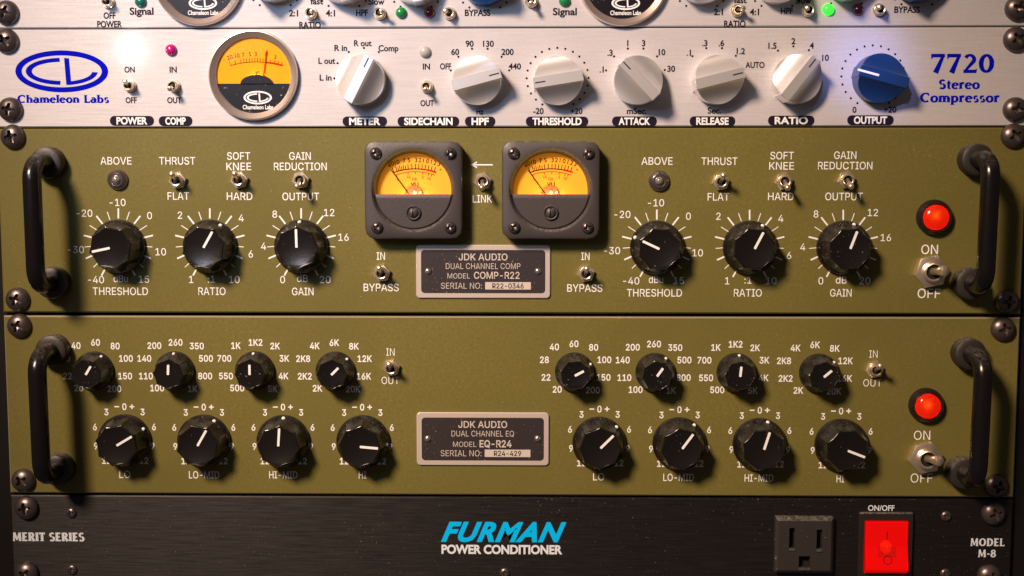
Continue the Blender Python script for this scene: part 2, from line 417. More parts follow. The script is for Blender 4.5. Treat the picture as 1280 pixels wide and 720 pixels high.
# outlines of a plain grotesque alphabet, thousandths of an em: advance and contours
SANS = {
'A': (480, '85,0 191,302 245,478 232,478 395,0 463,0 276,509 201,509 16,0|370,142 370,199 110,199 110,142'),
'B': (456, '247,0 317,8 344,18 386,48 400,67 416,111 416,161 402,203 378,234 347,254 315,262 315,267 343,278 378,307 393,336 398,374 390,421 367,461 329,491 274,507 60,509 60,0|125,231 248,231 289,225 320,209 342,184 354,153 353,115 344,96 330,80 309,67 281,60 125,57|125,452 270,449 294,442 313,429 326,412 333,393 336,372 330,340 314,314 288,296 256,287 125,285'),
'C': (510, '293,-6 317,-2 363,13 402,38 435,71 459,112 473,160 408,160 404,144 380,102 344,72 300,56 237,56 210,63 184,76 161,94 141,117 125,145 113,177 106,213 106,295 113,332 125,364 141,391 161,414 184,432 209,445 237,453 267,456 315,449 357,428 389,395 408,348 473,348 467,373 448,418 419,456 383,485 340,504 293,514 225,512 186,501 150,484 119,459 92,429 70,393 53,352 44,305 40,254 44,203 53,157 70,115 92,79 119,49 150,25 186,7 225,-3'),
'D': (502, '268,3 312,14 351,31 384,54 411,83 433,119 449,159 458,205 462,255 458,306 449,351 433,391 412,426 385,455 353,478 315,495 273,505 93,509 93,452 258,449 291,441 320,428 344,410 364,388 379,361 390,329 399,255 390,181 379,149 363,122 343,99 318,81 288,68 254,60 96,57 96,0|60,509 60,0 125,0 125,509'),
'E': (419, '375,0 375,57 125,57 125,229 355,229 355,286 125,286 125,452 372,452 372,509 60,509 60,0'),
'F': (410, '125,0 125,221 346,221 346,278 125,278 125,452 369,452 369,509 60,509 60,0'),
'G': (520, '308,-4 344,5 377,19 406,38 431,62 451,91 466,124 475,160 478,256 283,256 283,199 434,199 415,202 407,147 382,102 345,71 296,55 238,56 210,63 184,76 161,95 141,117 125,145 113,177 106,213 106,295 113,332 125,364 141,392 160,414 183,432 209,445 236,453 265,456 300,453 344,436 378,406 408,349 474,349 468,373 449,416 421,453 384,483 340,504 291,514 223,512 184,501 149,484 117,459 91,429 69,393 53,352 43,305 40,254 43,203 53,157 69,116 91,79 118,49 149,25 185,7 225,-3 269,-7'),
'H': (517, '125,0 125,232 392,232 392,0 457,0 457,509 392,509 392,289 125,289 125,509 60,509 60,0'),
'I': (300, '269,0 269,57 183,57 183,452 269,452 269,509 31,509 31,452 118,452 118,57 31,57 31,0'),
'J': (396, '227,-2 263,11 294,33 318,63 332,100 336,145 336,509 272,509 269,117 261,93 248,74 230,61 209,53 185,50 160,53 139,61 122,74 108,93 100,117 98,173 33,173 38,100 52,63 75,33 106,11 143,-2 185,-7'),
'K': (467, '448,509 364,509 212,344 104,216 104,145|125,0 125,509 60,509 60,0|449,0 228,309 188,259 372,0'),
'L': (393, '361,0 361,57 125,57 125,509 60,509 60,0'),
'M': (628, '122,0 119,457 112,457 286,0 342,0 456,291 513,457 507,457 504,0 568,0 568,509 476,509 352,187 307,49 322,49 152,509 60,509 60,0'),
'N': (523, '125,0 125,291 119,454 108,452 387,0 463,0 463,509 399,509 399,195 405,54 414,55 136,509 60,509 60,0'),
'O': (533, '309,-3 348,7 384,25 415,49 442,79 464,115 480,157 490,203 493,254 490,305 480,352 464,393 442,429 415,459 384,484 348,501 309,512 267,516 225,512 186,501 150,484 119,459 92,429 70,393 53,352 44,305 40,254 44,203 53,157 70,115 92,79 119,49 150,25 186,7 225,-3 267,-7|237,55 210,63 184,76 161,94 142,117 125,144 113,176 106,213 106,295 113,332 125,364 142,392 161,415 184,433 210,445 237,453 267,456 296,453 324,446 349,433 372,415 392,392 408,365 420,332 428,295 428,213 420,176 408,144 392,116 372,94 349,76 324,63 296,55 267,53'),
'P': (445, '125,0 125,452 257,451 297,439 324,416 339,385 344,348 339,310 324,279 297,256 257,244 109,242 109,186 272,188 305,195 332,207 356,223 375,243 390,265 407,318 407,377 390,430 375,452 356,471 332,487 305,499 272,506 60,509 60,0'),
'Q': (533, '401,-48 468,-48 313,159 245,159|309,-3 348,7 384,25 415,49 442,79 464,115 480,157 490,203 493,254 490,305 480,352 464,393 442,429 415,459 384,484 348,501 309,512 267,516 225,512 186,501 150,484 119,459 92,429 70,393 53,352 44,305 40,254 44,203 53,157 70,115 92,79 119,49 150,25 186,7 225,-3 267,-7|237,55 210,63 184,76 161,94 142,117 125,144 113,176 106,213 106,295 113,332 125,364 142,392 161,415 184,433 210,445 237,453 267,456 296,453 324,446 349,433 372,415 392,392 408,365 420,332 428,295 428,213 420,176 408,144 392,116 372,94 349,76 324,63 296,55 267,53'),
'R': (449, '125,0 125,452 258,451 298,440 325,419 340,389 345,352 340,316 325,287 298,267 258,256 96,255 96,198 236,198 305,206 333,217 356,232 376,250 390,271 407,323 407,381 390,433 376,455 356,473 333,489 305,500 273,506 60,509 60,0|428,0 303,229 230,229 353,0'),
'S': (447, '261,-7 294,0 323,11 349,25 370,43 386,64 399,87 406,112 407,161 395,198 372,226 328,256 155,315 122,345 115,376 121,405 139,430 167,448 204,457 254,456 280,449 302,437 320,421 332,402 337,378 401,378 390,427 377,449 340,484 289,508 227,516 165,508 113,484 75,448 62,425 54,400 52,372 56,341 67,313 86,289 112,269 145,253 296,205 332,179 344,154 344,122 329,92 303,69 267,54 224,49 166,59 136,76 114,102 104,137 38,137 51,83 64,60 81,40 128,9 188,-7'),
'T': (449, '193,452 193,0 257,0 257,452 417,452 417,509 32,509 32,452'),
'U': (517, '297,-6 332,2 363,15 391,33 414,55 433,80 446,108 454,140 457,509 393,509 391,155 377,113 349,80 309,59 259,52 208,59 169,80 141,113 126,155 124,509 60,509 63,140 71,108 85,80 103,55 126,33 154,15 186,2 220,-6 259,-8'),
'V': (480, '278,0 463,509 395,509 290,206 235,31 248,31 84,509 16,509 204,0'),
'W': (686, '230,0 318,323 350,475 336,475 455,0 530,0 670,509 603,509 523,196 488,40 497,40 380,509 306,509 224,196 189,40 197,40 82,509 16,509 155,0'),
'X': (474, '91,0 182,129 244,231 230,231 382,0 456,0 259,287 259,239 446,509 374,509 298,400 232,292 243,292 104,509 29,509 217,236 217,284 18,0'),
'Y': (472, '268,0 268,208 455,509 381,509 280,344 224,230 250,230 231,274 91,509 16,509 203,208 203,0'),
'Z': (438, '399,0 399,57 90,54 97,33 397,462 397,509 40,509 40,452 348,454 341,476 42,46 42,0'),
'0': (453, '263,-3 295,7 323,24 348,48 368,77 384,113 396,155 403,202 403,306 396,353 384,395 368,431 348,461 323,484 295,502 262,512 227,516 191,512 159,502 130,484 106,461 85,431 69,395 57,353 50,306 50,202 57,155 69,113 85,77 105,48 130,24 158,7 191,-3 227,-7|203,52 182,60 163,74 134,116 115,176 109,254 115,332 134,393 163,435 182,449 203,457 227,460 250,457 271,449 290,435 306,416 330,365 342,295 342,213 330,144 306,92 290,74 271,60 250,52 227,50'),
'1': (453, '391,0 391,55 76,55 76,0|198,509 86,427 86,358 212,448 212,0 276,0 276,509'),
'2': (453, '389,0 389,57 153,60 267,180 336,259 371,318 381,372 372,423 346,465 306,497 254,513 196,513 143,496 102,464 75,418 66,362 127,362 128,381 139,413 159,438 188,454 224,460 258,455 287,441 308,419 319,389 316,341 294,298 64,47 64,0'),
'3': (453, '251,-5 281,2 333,27 370,66 383,90 390,116 391,173 383,198 371,222 354,244 333,262 308,276 279,286 247,290 211,289 211,278 372,461 372,509 70,509 70,452 288,448 157,299 157,248 201,248 254,241 292,223 316,196 328,163 328,125 315,93 291,69 258,55 219,50 165,59 137,76 118,100 109,132 44,132 48,104 57,79 88,38 133,10 188,-5'),
'4': (453, '413,105 413,163 109,166 311,509 247,509 40,158 40,105|343,0 343,318 282,318 282,0'),
'5': (453, '253,-4 282,3 309,15 332,32 352,52 369,76 381,102 388,132 391,163 386,210 370,251 345,285 313,311 274,328 229,334 178,325 134,301 151,452 366,452 366,509 96,509 67,253 128,246 167,268 218,277 257,270 290,251 314,221 326,183 326,141 314,104 291,75 259,56 221,50 188,54 148,78 130,102 122,130 60,130 71,82 99,41 140,11 192,-5'),
'6': (453, '257,-4 284,3 310,14 352,50 379,98 387,127 389,157 380,215 355,262 316,295 265,312 221,313 174,295 145,261 151,261 322,509 252,509 137,340 93,268 71,212 64,162 73,101 84,74 100,51 119,31 142,15 168,3 196,-4|207,50 174,63 148,86 131,119 125,158 131,197 148,229 174,252 207,264 245,264 279,251 304,228 322,196 327,157 322,119 304,86 279,63 245,50'),
'7': (453, '165,0 391,449 391,509 62,509 62,452 323,448 97,0'),
'8': (453, '259,-5 289,1 341,25 378,62 391,84 398,109 401,135 395,176 377,212 351,241 300,267 323,276 343,289 359,308 372,330 379,354 379,405 361,450 328,485 282,508 226,516 170,508 124,485 90,450 73,405 73,354 80,330 93,308 109,289 153,265 117,252 87,228 65,195 53,156 54,109 62,84 74,62 91,42 136,11 193,-5|205,50 167,60 139,79 121,106 115,139 122,173 140,202 169,223 206,234 247,234 283,223 312,202 330,173 337,139 331,106 313,79 285,60 248,50|209,291 178,300 154,318 138,344 133,376 138,407 153,432 177,449 208,459 260,455 288,442 308,420 318,392 318,359 307,330 287,308 260,294'),
'9': (453, '196,513 168,506 120,479 85,436 73,411 66,382 64,352 72,294 98,247 137,214 188,197 232,195 278,214 307,248 301,248 130,0 200,0 315,168 359,240 382,296 389,347 380,408 368,434 352,458 333,478 310,494 285,506 256,513|245,459 279,446 305,422 322,390 327,350 322,312 305,280 279,257 245,245 207,245 174,257 148,280 131,313 125,352 131,390 148,423 174,446 207,459'),
'-': (453, '114,244 114,188 337,188 337,244'),
':': (188, '107,-3 128,9 140,29 140,53 128,73 107,85 83,85 63,73 51,53 51,29 63,9 83,-3|107,272 128,284 140,304 140,328 128,349 107,360 83,360 63,349 51,328 51,304 63,284 83,272'),
'.': (188, '107,-3 128,9 140,29 140,53 128,73 107,85 83,85 63,73 51,53 51,29 63,9 83,-3'),
'+': (453, '255,34 255,364 198,364 198,34|391,172 391,226 61,226 61,172'),
'd': (424, '217,-7 236,-3 277,21 307,59 313,59 313,0 372,0 372,509 311,509 311,319 306,319 253,373 218,383 165,382 137,374 112,361 89,342 70,320 55,293 43,261 34,189 43,116 55,84 70,57 89,34 111,16 137,3 165,-6|182,49 145,66 118,97 102,139 96,189 102,239 118,281 145,311 182,328 227,328 263,312 290,282 306,241 312,189 306,138 290,95 263,65 226,49'),
'u': (410, '209,-3 234,5 257,17 277,35 294,60 307,92 298,92 298,0 357,0 357,379 296,379 296,153 290,113 274,83 249,62 218,51 175,53 154,61 137,75 124,94 116,117 114,379 53,379 53,139 60,82 82,39 115,11 158,-3'),
}
SANS_CAP = 0.509
_scache = {}
def area(p):
    return sum(p[i - 1][0] * p[i][1] - p[i][0] * p[i - 1][1] for i in range(len(p))) / 2
def fill(contours):
    """triangles inside flat outlines with holes"""
    cu = bpy.data.curves.new('t', 'CURVE')
    cu.dimensions = '2D'
    cu.fill_mode = 'BOTH'
    for pts in contours:
        sp = cu.splines.new('POLY')
        sp.points.add(len(pts) - 1)
        sp.points.foreach_set('co', [v for p in pts for v in (p[0], p[1], 0, 1)])
        sp.use_cyclic_u = True
    ob = bpy.data.objects.new('t', cu)
    COL.objects.link(ob)
    dg = C.evaluated_depsgraph_get()
    dg.update()
    me = ob.evaluated_get(dg).to_mesh()
    vs = [(v.co.x, v.co.y) for v in me.vertices]
    fs = [list(p.vertices) for p in me.polygons]
    ob.evaluated_get(dg).to_mesh_clear()
    bpy.data.objects.remove(ob)
    bpy.data.curves.remove(cu)
    return vs, fs
def sans(s, bold=0.0):
    key = (s, bold)
    if key in _scache:
        return _scache[key]
    V, Fc, x = [], [], 0.0
    for c in s:
        if c == ' ':
            x += 0.20
            continue
        adv, body = SANS[c]
        cons = []
        for part in body.split('|'):
            pts = [tuple(int(q) * 0.001 for q in p.split(',')) for p in part.split(' ')]
            if bold:
                out = []
                n = len(pts)
                for i in range(n):
                    a, b_, d = pts[i - 1], pts[i], pts[(i + 1) % n]
                    n1 = Vector((b_[1] - a[1], a[0] - b_[0])).normalized()
                    n2 = Vector((d[1] - b_[1], b_[0] - d[0])).normalized()
                    mm = n1 + n2
                    k = bold / max(0.35, 0.5 * mm.length_squared)
                    out.append((b_[0] + mm.x * k, b_[1] + mm.y * k))
                pts = out
            cons.append(pts)
        solid = [c_ for c_ in cons if area(c_) > 0]
        for k_, c_ in enumerate(solid):          # strokes of one letter may cross: each is filled alone
            gv, gf = fill([c_] + ([q for q in cons if area(q) < 0] if k_ == len(solid) - 1 else []))
            o = len(V)
            V += [(p[0] + x, p[1], k_ * 0.008) for p in gv]
            Fc += [[i + o for i in f_] for f_ in gf]
        x += adv * 0.001
    _scache[key] = (V, Fc)
    return V, Fc
_cap = {}
def text(mb, s, px, py, cap=9.0, width=None, bold=0.0, shear=0.0, h=0.09, squeeze=1.0, org=(0, 0), gill=False, spacing=1.0):
    """lettering whose capitals' middle sits at (px, py); cap and width are in photograph pixels"""
    if gill:
        vs, fs = glyphs(s, bold, shear, spacing)
        if 'H' not in _cap:
            hv, _ = glyphs('H')
            _cap['H'] = max(v[1] for v in hv)
        ch = _cap['H']
    else:
        vs, fs = sans(s, bold)
        ch = SANS_CAP
    x0, z0 = P(px, py)
    sx, sz = SC(px, py)
    xs = [v[0] for v in vs]
    mnx, mxx = min(xs), max(xs)
    k = cap * sz / ch
    kx = width * sx / (mxx - mnx) if width else k * squeeze
    mid = (mnx + mxx) / 2
    mb.add([(x0 - org[0] + (v[0] - mid) * kx, h + (v[2] if len(v) > 2 else 0), z0 - org[1] + (v[1] - ch / 2) * k) for v in vs], fs)

# a flared stroke alphabet for the lettering with thick stems and wedge ends
def _stem(x, y0, y1, w=0.2, fl=1.5):
    d = 0.13 * (1 if y1 > y0 else -1)
    return ([(x, y0), (x, y0 + d), (x, y1 - d), (x, y1)], [w * fl, w, w, w * fl])
def _line(x0, y0, x1, y1, w0=0.1, w1=None):
    return ([(x0, y0), (x1, y1)], [w0, w1 if w1 else w0])
def _arc(cx, cy, rx, ry, a0, a1, tk=0.21, tn=0.10, n=14):
    pts, ws = [], []
    for i in range(n + 1):
        a = radians(a0 + (a1 - a0) * i / n)
        pts.append((cx + rx * cos(a), cy + ry * sin(a)))
        ws.append(tn + (tk - tn) * abs(cos(a)) ** 1.3)
    return (pts, ws)
GL = {
 'C': (0.80, [_arc(0.44, 0.5, 0.36, 0.45, 52, 308), _line(0.66, 0.98, 0.68, 0.70, 0.05, 0.12)]),
 'h': (0.66, [_stem(0.14, 0, 1.02), _arc(0.31, 0.36, 0.19, 0.27, 0, 150), _stem(0.50, 0, 0.42)]),
 'a': (0.60, [_arc(0.25, 0.21, 0.17, 0.18, 0, 360), _stem(0.45, 0, 0.45), _arc(0.27, 0.42, 0.18, 0.22, 0, 140, 0.2, 0.1)]),
 'm': (0.98, [_stem(0.14, 0, 0.68), _arc(0.30, 0.36, 0.18, 0.27, 0, 150), _stem(0.48, 0, 0.42), _arc(0.65, 0.36, 0.18, 0.27, 0, 150), _stem(0.83, 0, 0.42)]),
 'e': (0.60, [_arc(0.30, 0.33, 0.22, 0.30, 5, 320), _line(0.15, 0.36, 0.53, 0.40, 0.09)]),
 'l': (0.29, [_stem(0.14, 0, 1.02)]),
 'o': (0.64, [_arc(0.32, 0.33, 0.23, 0.30, 0, 360)]),
 'n': (0.66, [_stem(0.14, 0, 0.68), _arc(0.31, 0.36, 0.19, 0.27, 0, 150), _stem(0.50, 0, 0.42)]),
 'L': (0.62, [_stem(0.17, 0, 1.0), _line(0.12, 0.06, 0.56, 0.06, 0.12), _line(0.55, 0.0, 0.57, 0.22, 0.08, 0.05)]),
 'b': (0.66, [_stem(0.14, 0, 1.02), _arc(0.33, 0.33, 0.21, 0.29, -150, 150)]),
 's': (0.50, [_arc(0.25, 0.49, 0.14, 0.15, 40, 250, 0.16, 0.11), _arc(0.25, 0.18, 0.15, 0.15, 80, -140, 0.17, 0.11)]),
 'S': (0.62, [_arc(0.31, 0.73, 0.19, 0.21, 30, 260, 0.19, 0.12), _arc(0.31, 0.27, 0.20, 0.23, 85, -150, 0.21, 0.12)]),
 't': (0.44, [([(0.20, 0.92), (0.20, 0.70), (0.20, 0.15)], [0.06, 0.19, 0.19]), _arc(0.31, 0.17, 0.11, 0.13, 180, 300, 0.17, 0.11), _line(0.04, 0.63, 0.40, 0.63, 0.10)]),
 'r': (0.48, [_stem(0.14, 0, 0.68), _arc(0.31, 0.40, 0.17, 0.22, 50, 150, 0.2, 0.16)]),
 'p': (0.66, [_stem(0.14, -0.30, 0.68), _arc(0.33, 0.33, 0.21, 0.29, -150, 150)]),
 '7': (0.68, [_line(0.06, 0.92, 0.64, 0.92, 0.17), _line(0.56, 0.90, 0.24, 0.0, 0.14, 0.27), _line(0.07, 1.0, 0.05, 0.74, 0.12, 0.05)]),
 '2': (0.68, [_arc(0.32, 0.70, 0.20, 0.24, 155, -25, 0.2, 0.12), _line(0.50, 0.62, 0.12, 0.10, 0.20, 0.11), _line(0.05, 0.08, 0.62, 0.08, 0.16), _line(0.60, 0.02, 0.63, 0.22, 0.10, 0.05)]),
 '0': (0.72, [_arc(0.36, 0.5, 0.24, 0.43, 0, 360, 0.24, 0.13, 24)]),
 'M': (1.00, [_line(0.17, 0, 0.20, 1.0, 0.15), _line(0.22, 1.0, 0.50, 0.12, 0.24, 0.14), _line(0.50, 0.12, 0.77, 1.0, 0.12), _line(0.80, 1.0, 0.84, 0.0, 0.23), _line(0.05, 0.05, 0.28, 0.05, 0.10), _line(0.70, 0.05, 0.97, 0.05, 0.10)]),
 'E': (0.64, [_stem(0.18, 0, 1.0, 0.23), _line(0.12, 0.93, 0.56, 0.93, 0.14), _line(0.2, 0.5, 0.50, 0.5, 0.13), _line(0.12, 0.07, 0.58, 0.07, 0.14)]),
 'R': (0.74, [_stem(0.18, 0, 1.0, 0.23), _arc(0.36, 0.72, 0.19, 0.22, -95, 100, 0.21, 0.13), _line(0.36, 0.50, 0.66, 0.0, 0.16, 0.25), _line(0.18, 0.93, 0.38, 0.93, 0.13), _line(0.18, 0.5, 0.38, 0.5, 0.12)]),
 'I': (0.36, [_stem(0.18, 0, 1.0, 0.23)]),
 'T': (0.66, [_stem(0.33, 0, 0.95, 0.23), _line(0.03, 0.92, 0.63, 0.92, 0.15), _line(0.05, 1.0, 0.04, 0.74, 0.08, 0.04), _line(0.61, 1.0, 0.62, 0.74, 0.08, 0.04)]),
 'O': (0.86, [_arc(0.43, 0.5, 0.31, 0.43, 0, 360, 0.24, 0.13, 24)]),
 'D': (0.80, [_stem(0.18, 0, 1.0, 0.23), _arc(0.34, 0.5, 0.32, 0.43, -95, 95, 0.24, 0.13, 18), _line(0.14, 0.93, 0.36, 0.93, 0.13), _line(0.14, 0.07, 0.36, 0.07, 0.13)]),
 '-': (0.40, [_line(0.06, 0.42, 0.34, 0.42, 0.15)]),
 '8': (0.66, [_arc(0.33, 0.74, 0.18, 0.19, 0, 360, 0.19, 0.12, 18), _arc(0.33, 0.28, 0.22, 0.22, 0, 360, 0.22, 0.13, 18)]),
 ' ': (0.36, []),
}
def flare(mb, s, px, py, cap, width, org=(0, 0), h=0.09, weight=1.0, gap=0.04):
    x0, z0 = P(px, py)
    sx, sz = SC(px, py)
    total = sum(GL[c][0] + gap for c in s) - gap
    kz = cap * sz
    kx = width * sx / total
    x = -total / 2
    lay = 0
    for c in s:
        adv, strokes = GL[c]
        for pts, ws in strokes:
            vs = []
            n = len(pts)
            for i, (a, b_) in enumerate(pts):
                p, q = pts[max(i - 1, 0)], pts[min(i + 1, n - 1)]
                if n > 4 and pts[0] == pts[-1] and i in (0, n - 1):
                    p, q = pts[-2], pts[1]
                tx, tz = (q[0] - p[0]) * kx, (q[1] - p[1]) * kz
                l = hypot(tx, tz) or 1
                wx = ws[i] * weight * (kx + kz) / 4
                X, Z = (x + a) * kx, (b_ - 0.5) * kz
                hh = h + 0.006 * (lay % 5)
                vs.append((x0 - org[0] + X - tz / l * wx, hh, z0 - org[1] + Z + tx / l * wx))
                vs.append((x0 - org[0] + X + tz / l * wx, hh, z0 - org[1] + Z - tx / l * wx))
            mb.add(vs, [[2 * i, 2 * i + 1, 2 * i + 3, 2 * i + 2] for i in range(n - 1)])
            lay += 1
        x += adv + gap

def ring_band(mb, cx, cz, rx, ry, w0, a0, a1, h, n=48, w1=None):
    """a flat band inside an ellipse outline"""
    w1 = w0 if w1 is None else w1
    vs = []
    for i in range(n + 1):
        a = radians(a0 + (a1 - a0) * i / n)
        vs.append((cx + rx * cos(a), h, cz + ry * sin(a)))
        vs.append((cx + (rx - w0) * cos(a), h, cz + (ry - w1) * sin(a)))
    mb.add(vs, [[2 * i, 2 * i + 1, 2 * i + 3, 2 * i + 2] for i in range(n)])
def oval_logo(mb, cx, cz, rx, ry, h):
    """the oval emblem with a C and an L inside"""
    ring_band(mb, cx, cz, rx, ry, rx * 0.137, 0, 360, h, 72, ry * 0.24)
    ring_band(mb, cx, cz, rx * 0.775, ry * 0.645, rx * 0.13, 93, 267, h, 40, ry * 0.19)
    x0, x1 = cx + rx * 0.06, cx + rx * 0.185
    mb.add([(x0, h, cz + ry * 0.64), (x1 - rx * .02, h, cz + ry * 0.62), (x1 + rx * .01, h, cz - ry * 0.52), (x0 + rx * .03, h, cz - ry * 0.66)], [[0, 1, 2, 3]])
    ring_band(mb, cx, cz, rx * 0.775, ry * 0.66, rx * 0.12, 279, 356, h + 0.006, 24, ry * 0.17)
def dot(mb, px, py, r, h=0.09, n=12, org=(0, 0)):
    x, z = P(px, py)
    sx, sz = SC(px, py)
    mb.poly([(x - org[0] + r * sx * cos(2 * pi * i / n), z - org[1] + r * sx * sin(2 * pi * i / n)) for i in range(n)], h)
def pill(mb, px, py, wpx, hpx, h=0.09):
    x, z = P(px, py)
    sx, sz = SC(px, py)
    mb.poly(rrect(x, z, wpx * sx / 2, hpx * sz / 2, min(hpx * sz * 0.46, wpx * sx / 2)), h)

# ------------------------------------------------------------------ things
def thing(name, label, cat):
    o = bpy.data.objects.new(name, None)
    COL.objects.link(o)
    o.empty_display_size = 0.02
    o['label'] = label
    o['category'] = cat
    return o
def faceplate(parent, material, zs, thick=3.0, cham=0.5, x0=-241.3, x1=241.3, edge_mat=None):
    """zs: heights of (left bottom, right bottom, right top, left top)"""
    lb, rb, rt, lt = zs
    mb = MB()
    outer = [(x0, lb), (x1, rb), (x1, rt), (x0, lt)]
    inner = [(x0 + cham, lb + cham), (x1 - cham, rb + cham), (x1 - cham, rt - cham), (x0 + cham, lt - cham)]
    mb.use(material)
    mb.loops([lift(outer, -thick), lift(outer, -cham)], True, False)
    if edge_mat:
        mb.use(edge_mat)
    mb.loops([lift(outer, -cham), lift(inner, 0)], False, False)
    mb.use(material)
    mb.poly(inner, 0)
    o = mb.build('faceplate', parent)
    # chassis box behind the plate, a little narrower
    mc = MB()
    q = [(x0 + 22, lb + 1), (x1 - 22, rb + 1), (x1 - 22, rt - 1), (x0 + 22, lt - 1)]
    mc.loops([lift(q, -220), lift(q, -thick - 0.05)], True, True)
    mc.build('chassis', parent, material=RACKM)
    return o
def edge(y_left, y_right):
    xl, zl = P(5, y_left)
    xr, zr = P(1271, y_right)
    k = (zr - zl) / (xr - xl)
    return zl + k * (-241.3 - xl), zl + k * (241.3 - xl)

# ---- parts
def cross_depth(u, v, arm, hw, depth):
    a, b_ = max(abs(u), abs(v)), min(abs(u), abs(v))
    if a > arm or b_ > hw * (1.25 - 0.55 * a / arm):
        return 0
    return depth * (1 - 0.55 * a / arm)
def screw_mesh(R, H, material, arm, washer=0, slot=False, name='screw'):
    mb = MB().use(material)
    nr, na = 30, 72
    rings = []
    for i in range(nr + 1):
        r = R * i / nr
        ring = []
        for k in range(na):
            a = 2 * pi * k / na
            u, v = r * cos(a), r * sin(a)
            h = H * sqrt(max(0, 1 - (r / R) ** 2 * 0.93)) if i < nr else H * 0.20
            if slot:
                if abs(u) < R * 0.16 and r < R * 0.9:
                    h -= H * 0.55
            else:
                h -= cross_depth(u, v, arm, arm * 0.30, H * 0.75)
            ring.append((u, h, v))
        rings.append(ring)
    rings.append([(R * cos(2 * pi * k / na), 0, R * sin(2 * pi * k / na)) for k in range(na)])
    mb.loops(rings[::-1], False, False)
    return mb.build(name, smooth=38)
RACK_SCREW = Kind(lambda: screw_mesh(5.75, 4.2, SCREWM, 2.9, name='rack_screw'))
SMALL_SCREW = Kind(lambda: screw_mesh(2.5, 1.5, SCREWM, 1.6, name='small_screw'))

def black_knob(R, Rb, H, lobes, line_len, line_w, dot_r, line_in):
    mb = MB().use(KNOB)
    n = lobes * 14
    def prof(f, sk):
        out = []
        for i in range(n):
            a = 2 * pi * i / n
            x = (i % 14) / 14
            sc = 1 - sk * (sin(pi * x) ** 0.75) * 0.115
            out.append((f * sc, a))
        return out
    def lp(f, sk, h):
        return [(r * sin(a), h, r * cos(a)) for r, a in prof(f, sk)]
    loops = [lp(R, 0, 0), lp(R, 0, 1.8), lp(R * 0.975, 0, 2.5), lp(R * 0.90, 0, 3.3), lp(Rb * 1.04, 0.35, 4.2), lp(Rb * 1.015, 1, 5.6),
             lp(Rb * 0.96, 1, H - 1.6), lp(Rb * 0.945, 1, H - 0.6), lp(Rb * 0.92, 1, H - 0.12), lp(Rb * 0.89, 0.9, H), lp(Rb * 0.84, 0.6, H - 0.1)]
    mb.loops(loops, True, True)
    k = mb.build('knob', smooth=32)
    ml = MB().use(WHITEINK)
    q = rrect(0, (line_in + line_len) / 2, line_w / 2, (line_len - line_in) / 2, line_w * 0.3, 3)
    ml.loops([lift(q, H - 0.2), lift(q, H + 0.22)], False, True)
    ml.build('pointer_line', k)
    md = MB().use(WHITEINK)
    md.lathe([(dot_r, 0), (dot_r * 0.85, 0.75), (dot_r * 0.35, 1.0)], 16)
    md.build('pointer_dot', k, (0, R * 0.905), 3.0, smooth=60)
    return k
BIG_KNOB = Kind(lambda: black_knob(12.7, 11.0, 12.4, 8, 8.7, 1.1, 0.95, 0.1))
SMALL_KNOB = Kind(lambda: black_knob(9.3, 7.9, 11.5, 8, 4.5, 1.1, 0.75, -0.3))

def silver_knob(material, mark, R=11.2, H=12.8, hw=2.5, mark_in=6.0, mark_out=10.7, markw=0.55):
    mb = MB().use(material)
    us = [-R * cos(pi * 0.5 * k / 12) for k in range(13)]
    us = [u for u in us if u < -hw - 0.9] + [-hw - 0.75, -hw - 0.35, -hw - 0.12, -hw, -hw + 0.22]
    us = us + [-u for u in us[::-1]]
    us[0] = -R + 0.02
    us[-1] = R - 0.02
    def hh(u):
        a = abs(u)
        if a <= hw - 0.2:
            return H
        if a <= hw + 0.001:
            return H - 0.18
        if a <= hw + 0.13:
            return H - 0.35
        t = (a - hw) / (R - hw)
        return H - 0.4 - (H - 0.4 - 6.2) * (1 - (1 - t) ** 1.9)
    m_ = 26
    rows = []
    for u in us:
        e = sqrt(max(R * R - u * u, 0))
        if abs(u) <= hw:
            e = sqrt(R * R - u * u) + 0.45     # the grip bar stands slightly proud of the skirt
        row = []
        for j in range(m_ + 1):
            t = -1 + 2 * j / m_
            v = e * sin(t * pi / 2)
            d = abs(v) / max(e, .01)
            row.append((u, hh(u) - (0.35 if d > 0.985 else 0), v))
        rows.append(row)
    vs = [p for r in rows for p in r]
    w_ = m_ + 1
    fs = []
    for i in range(len(us) - 1):
        for j in range(m_):
            fs.append([i * w_ + j, (i + 1) * w_ + j, (i + 1) * w_ + j + 1, i * w_ + j + 1])
    per = [i * w_ for i in range(len(us))] + [(len(us) - 1) * w_ + j for j in range(1, w_)] + \
          [i * w_ + m_ for i in range(len(us) - 2, -1, -1)] + [j for j in range(m_ - 1, 0, -1)]
    o = len(vs)
    for p in per:
        vs.append((vs[p][0] * 1.01, 0, vs[p][2] * 1.01))
    n = len(per)
    for i in range(n):
        fs.append([per[i], per[(i + 1) % n], o + (i + 1) % n, o + i])
    mb.add(vs, fs)
    k = mb.build('knob', smooth=30)
    ml = MB().use(mark)
    q = rrect(0, (mark_in + mark_out) / 2, markw / 2, (mark_out - mark_in) / 2, 0.1, 2)
    ml.loops([lift(q, H - 0.3), lift(q, H + 0.06)], False, True)
    ml.build('pointer_line', k)
    return k
SILVER_KNOB = Kind(lambda: silver_knob(SILKNOB, DARKINK))
def blue_knob_make():
    k = silver_knob(BLUEKNOB, WHITEINK, mark_in=2.6, mark_out=12.6, markw=1.0)
    return k
BLUE_KNOB = Kind(blue_knob_make)

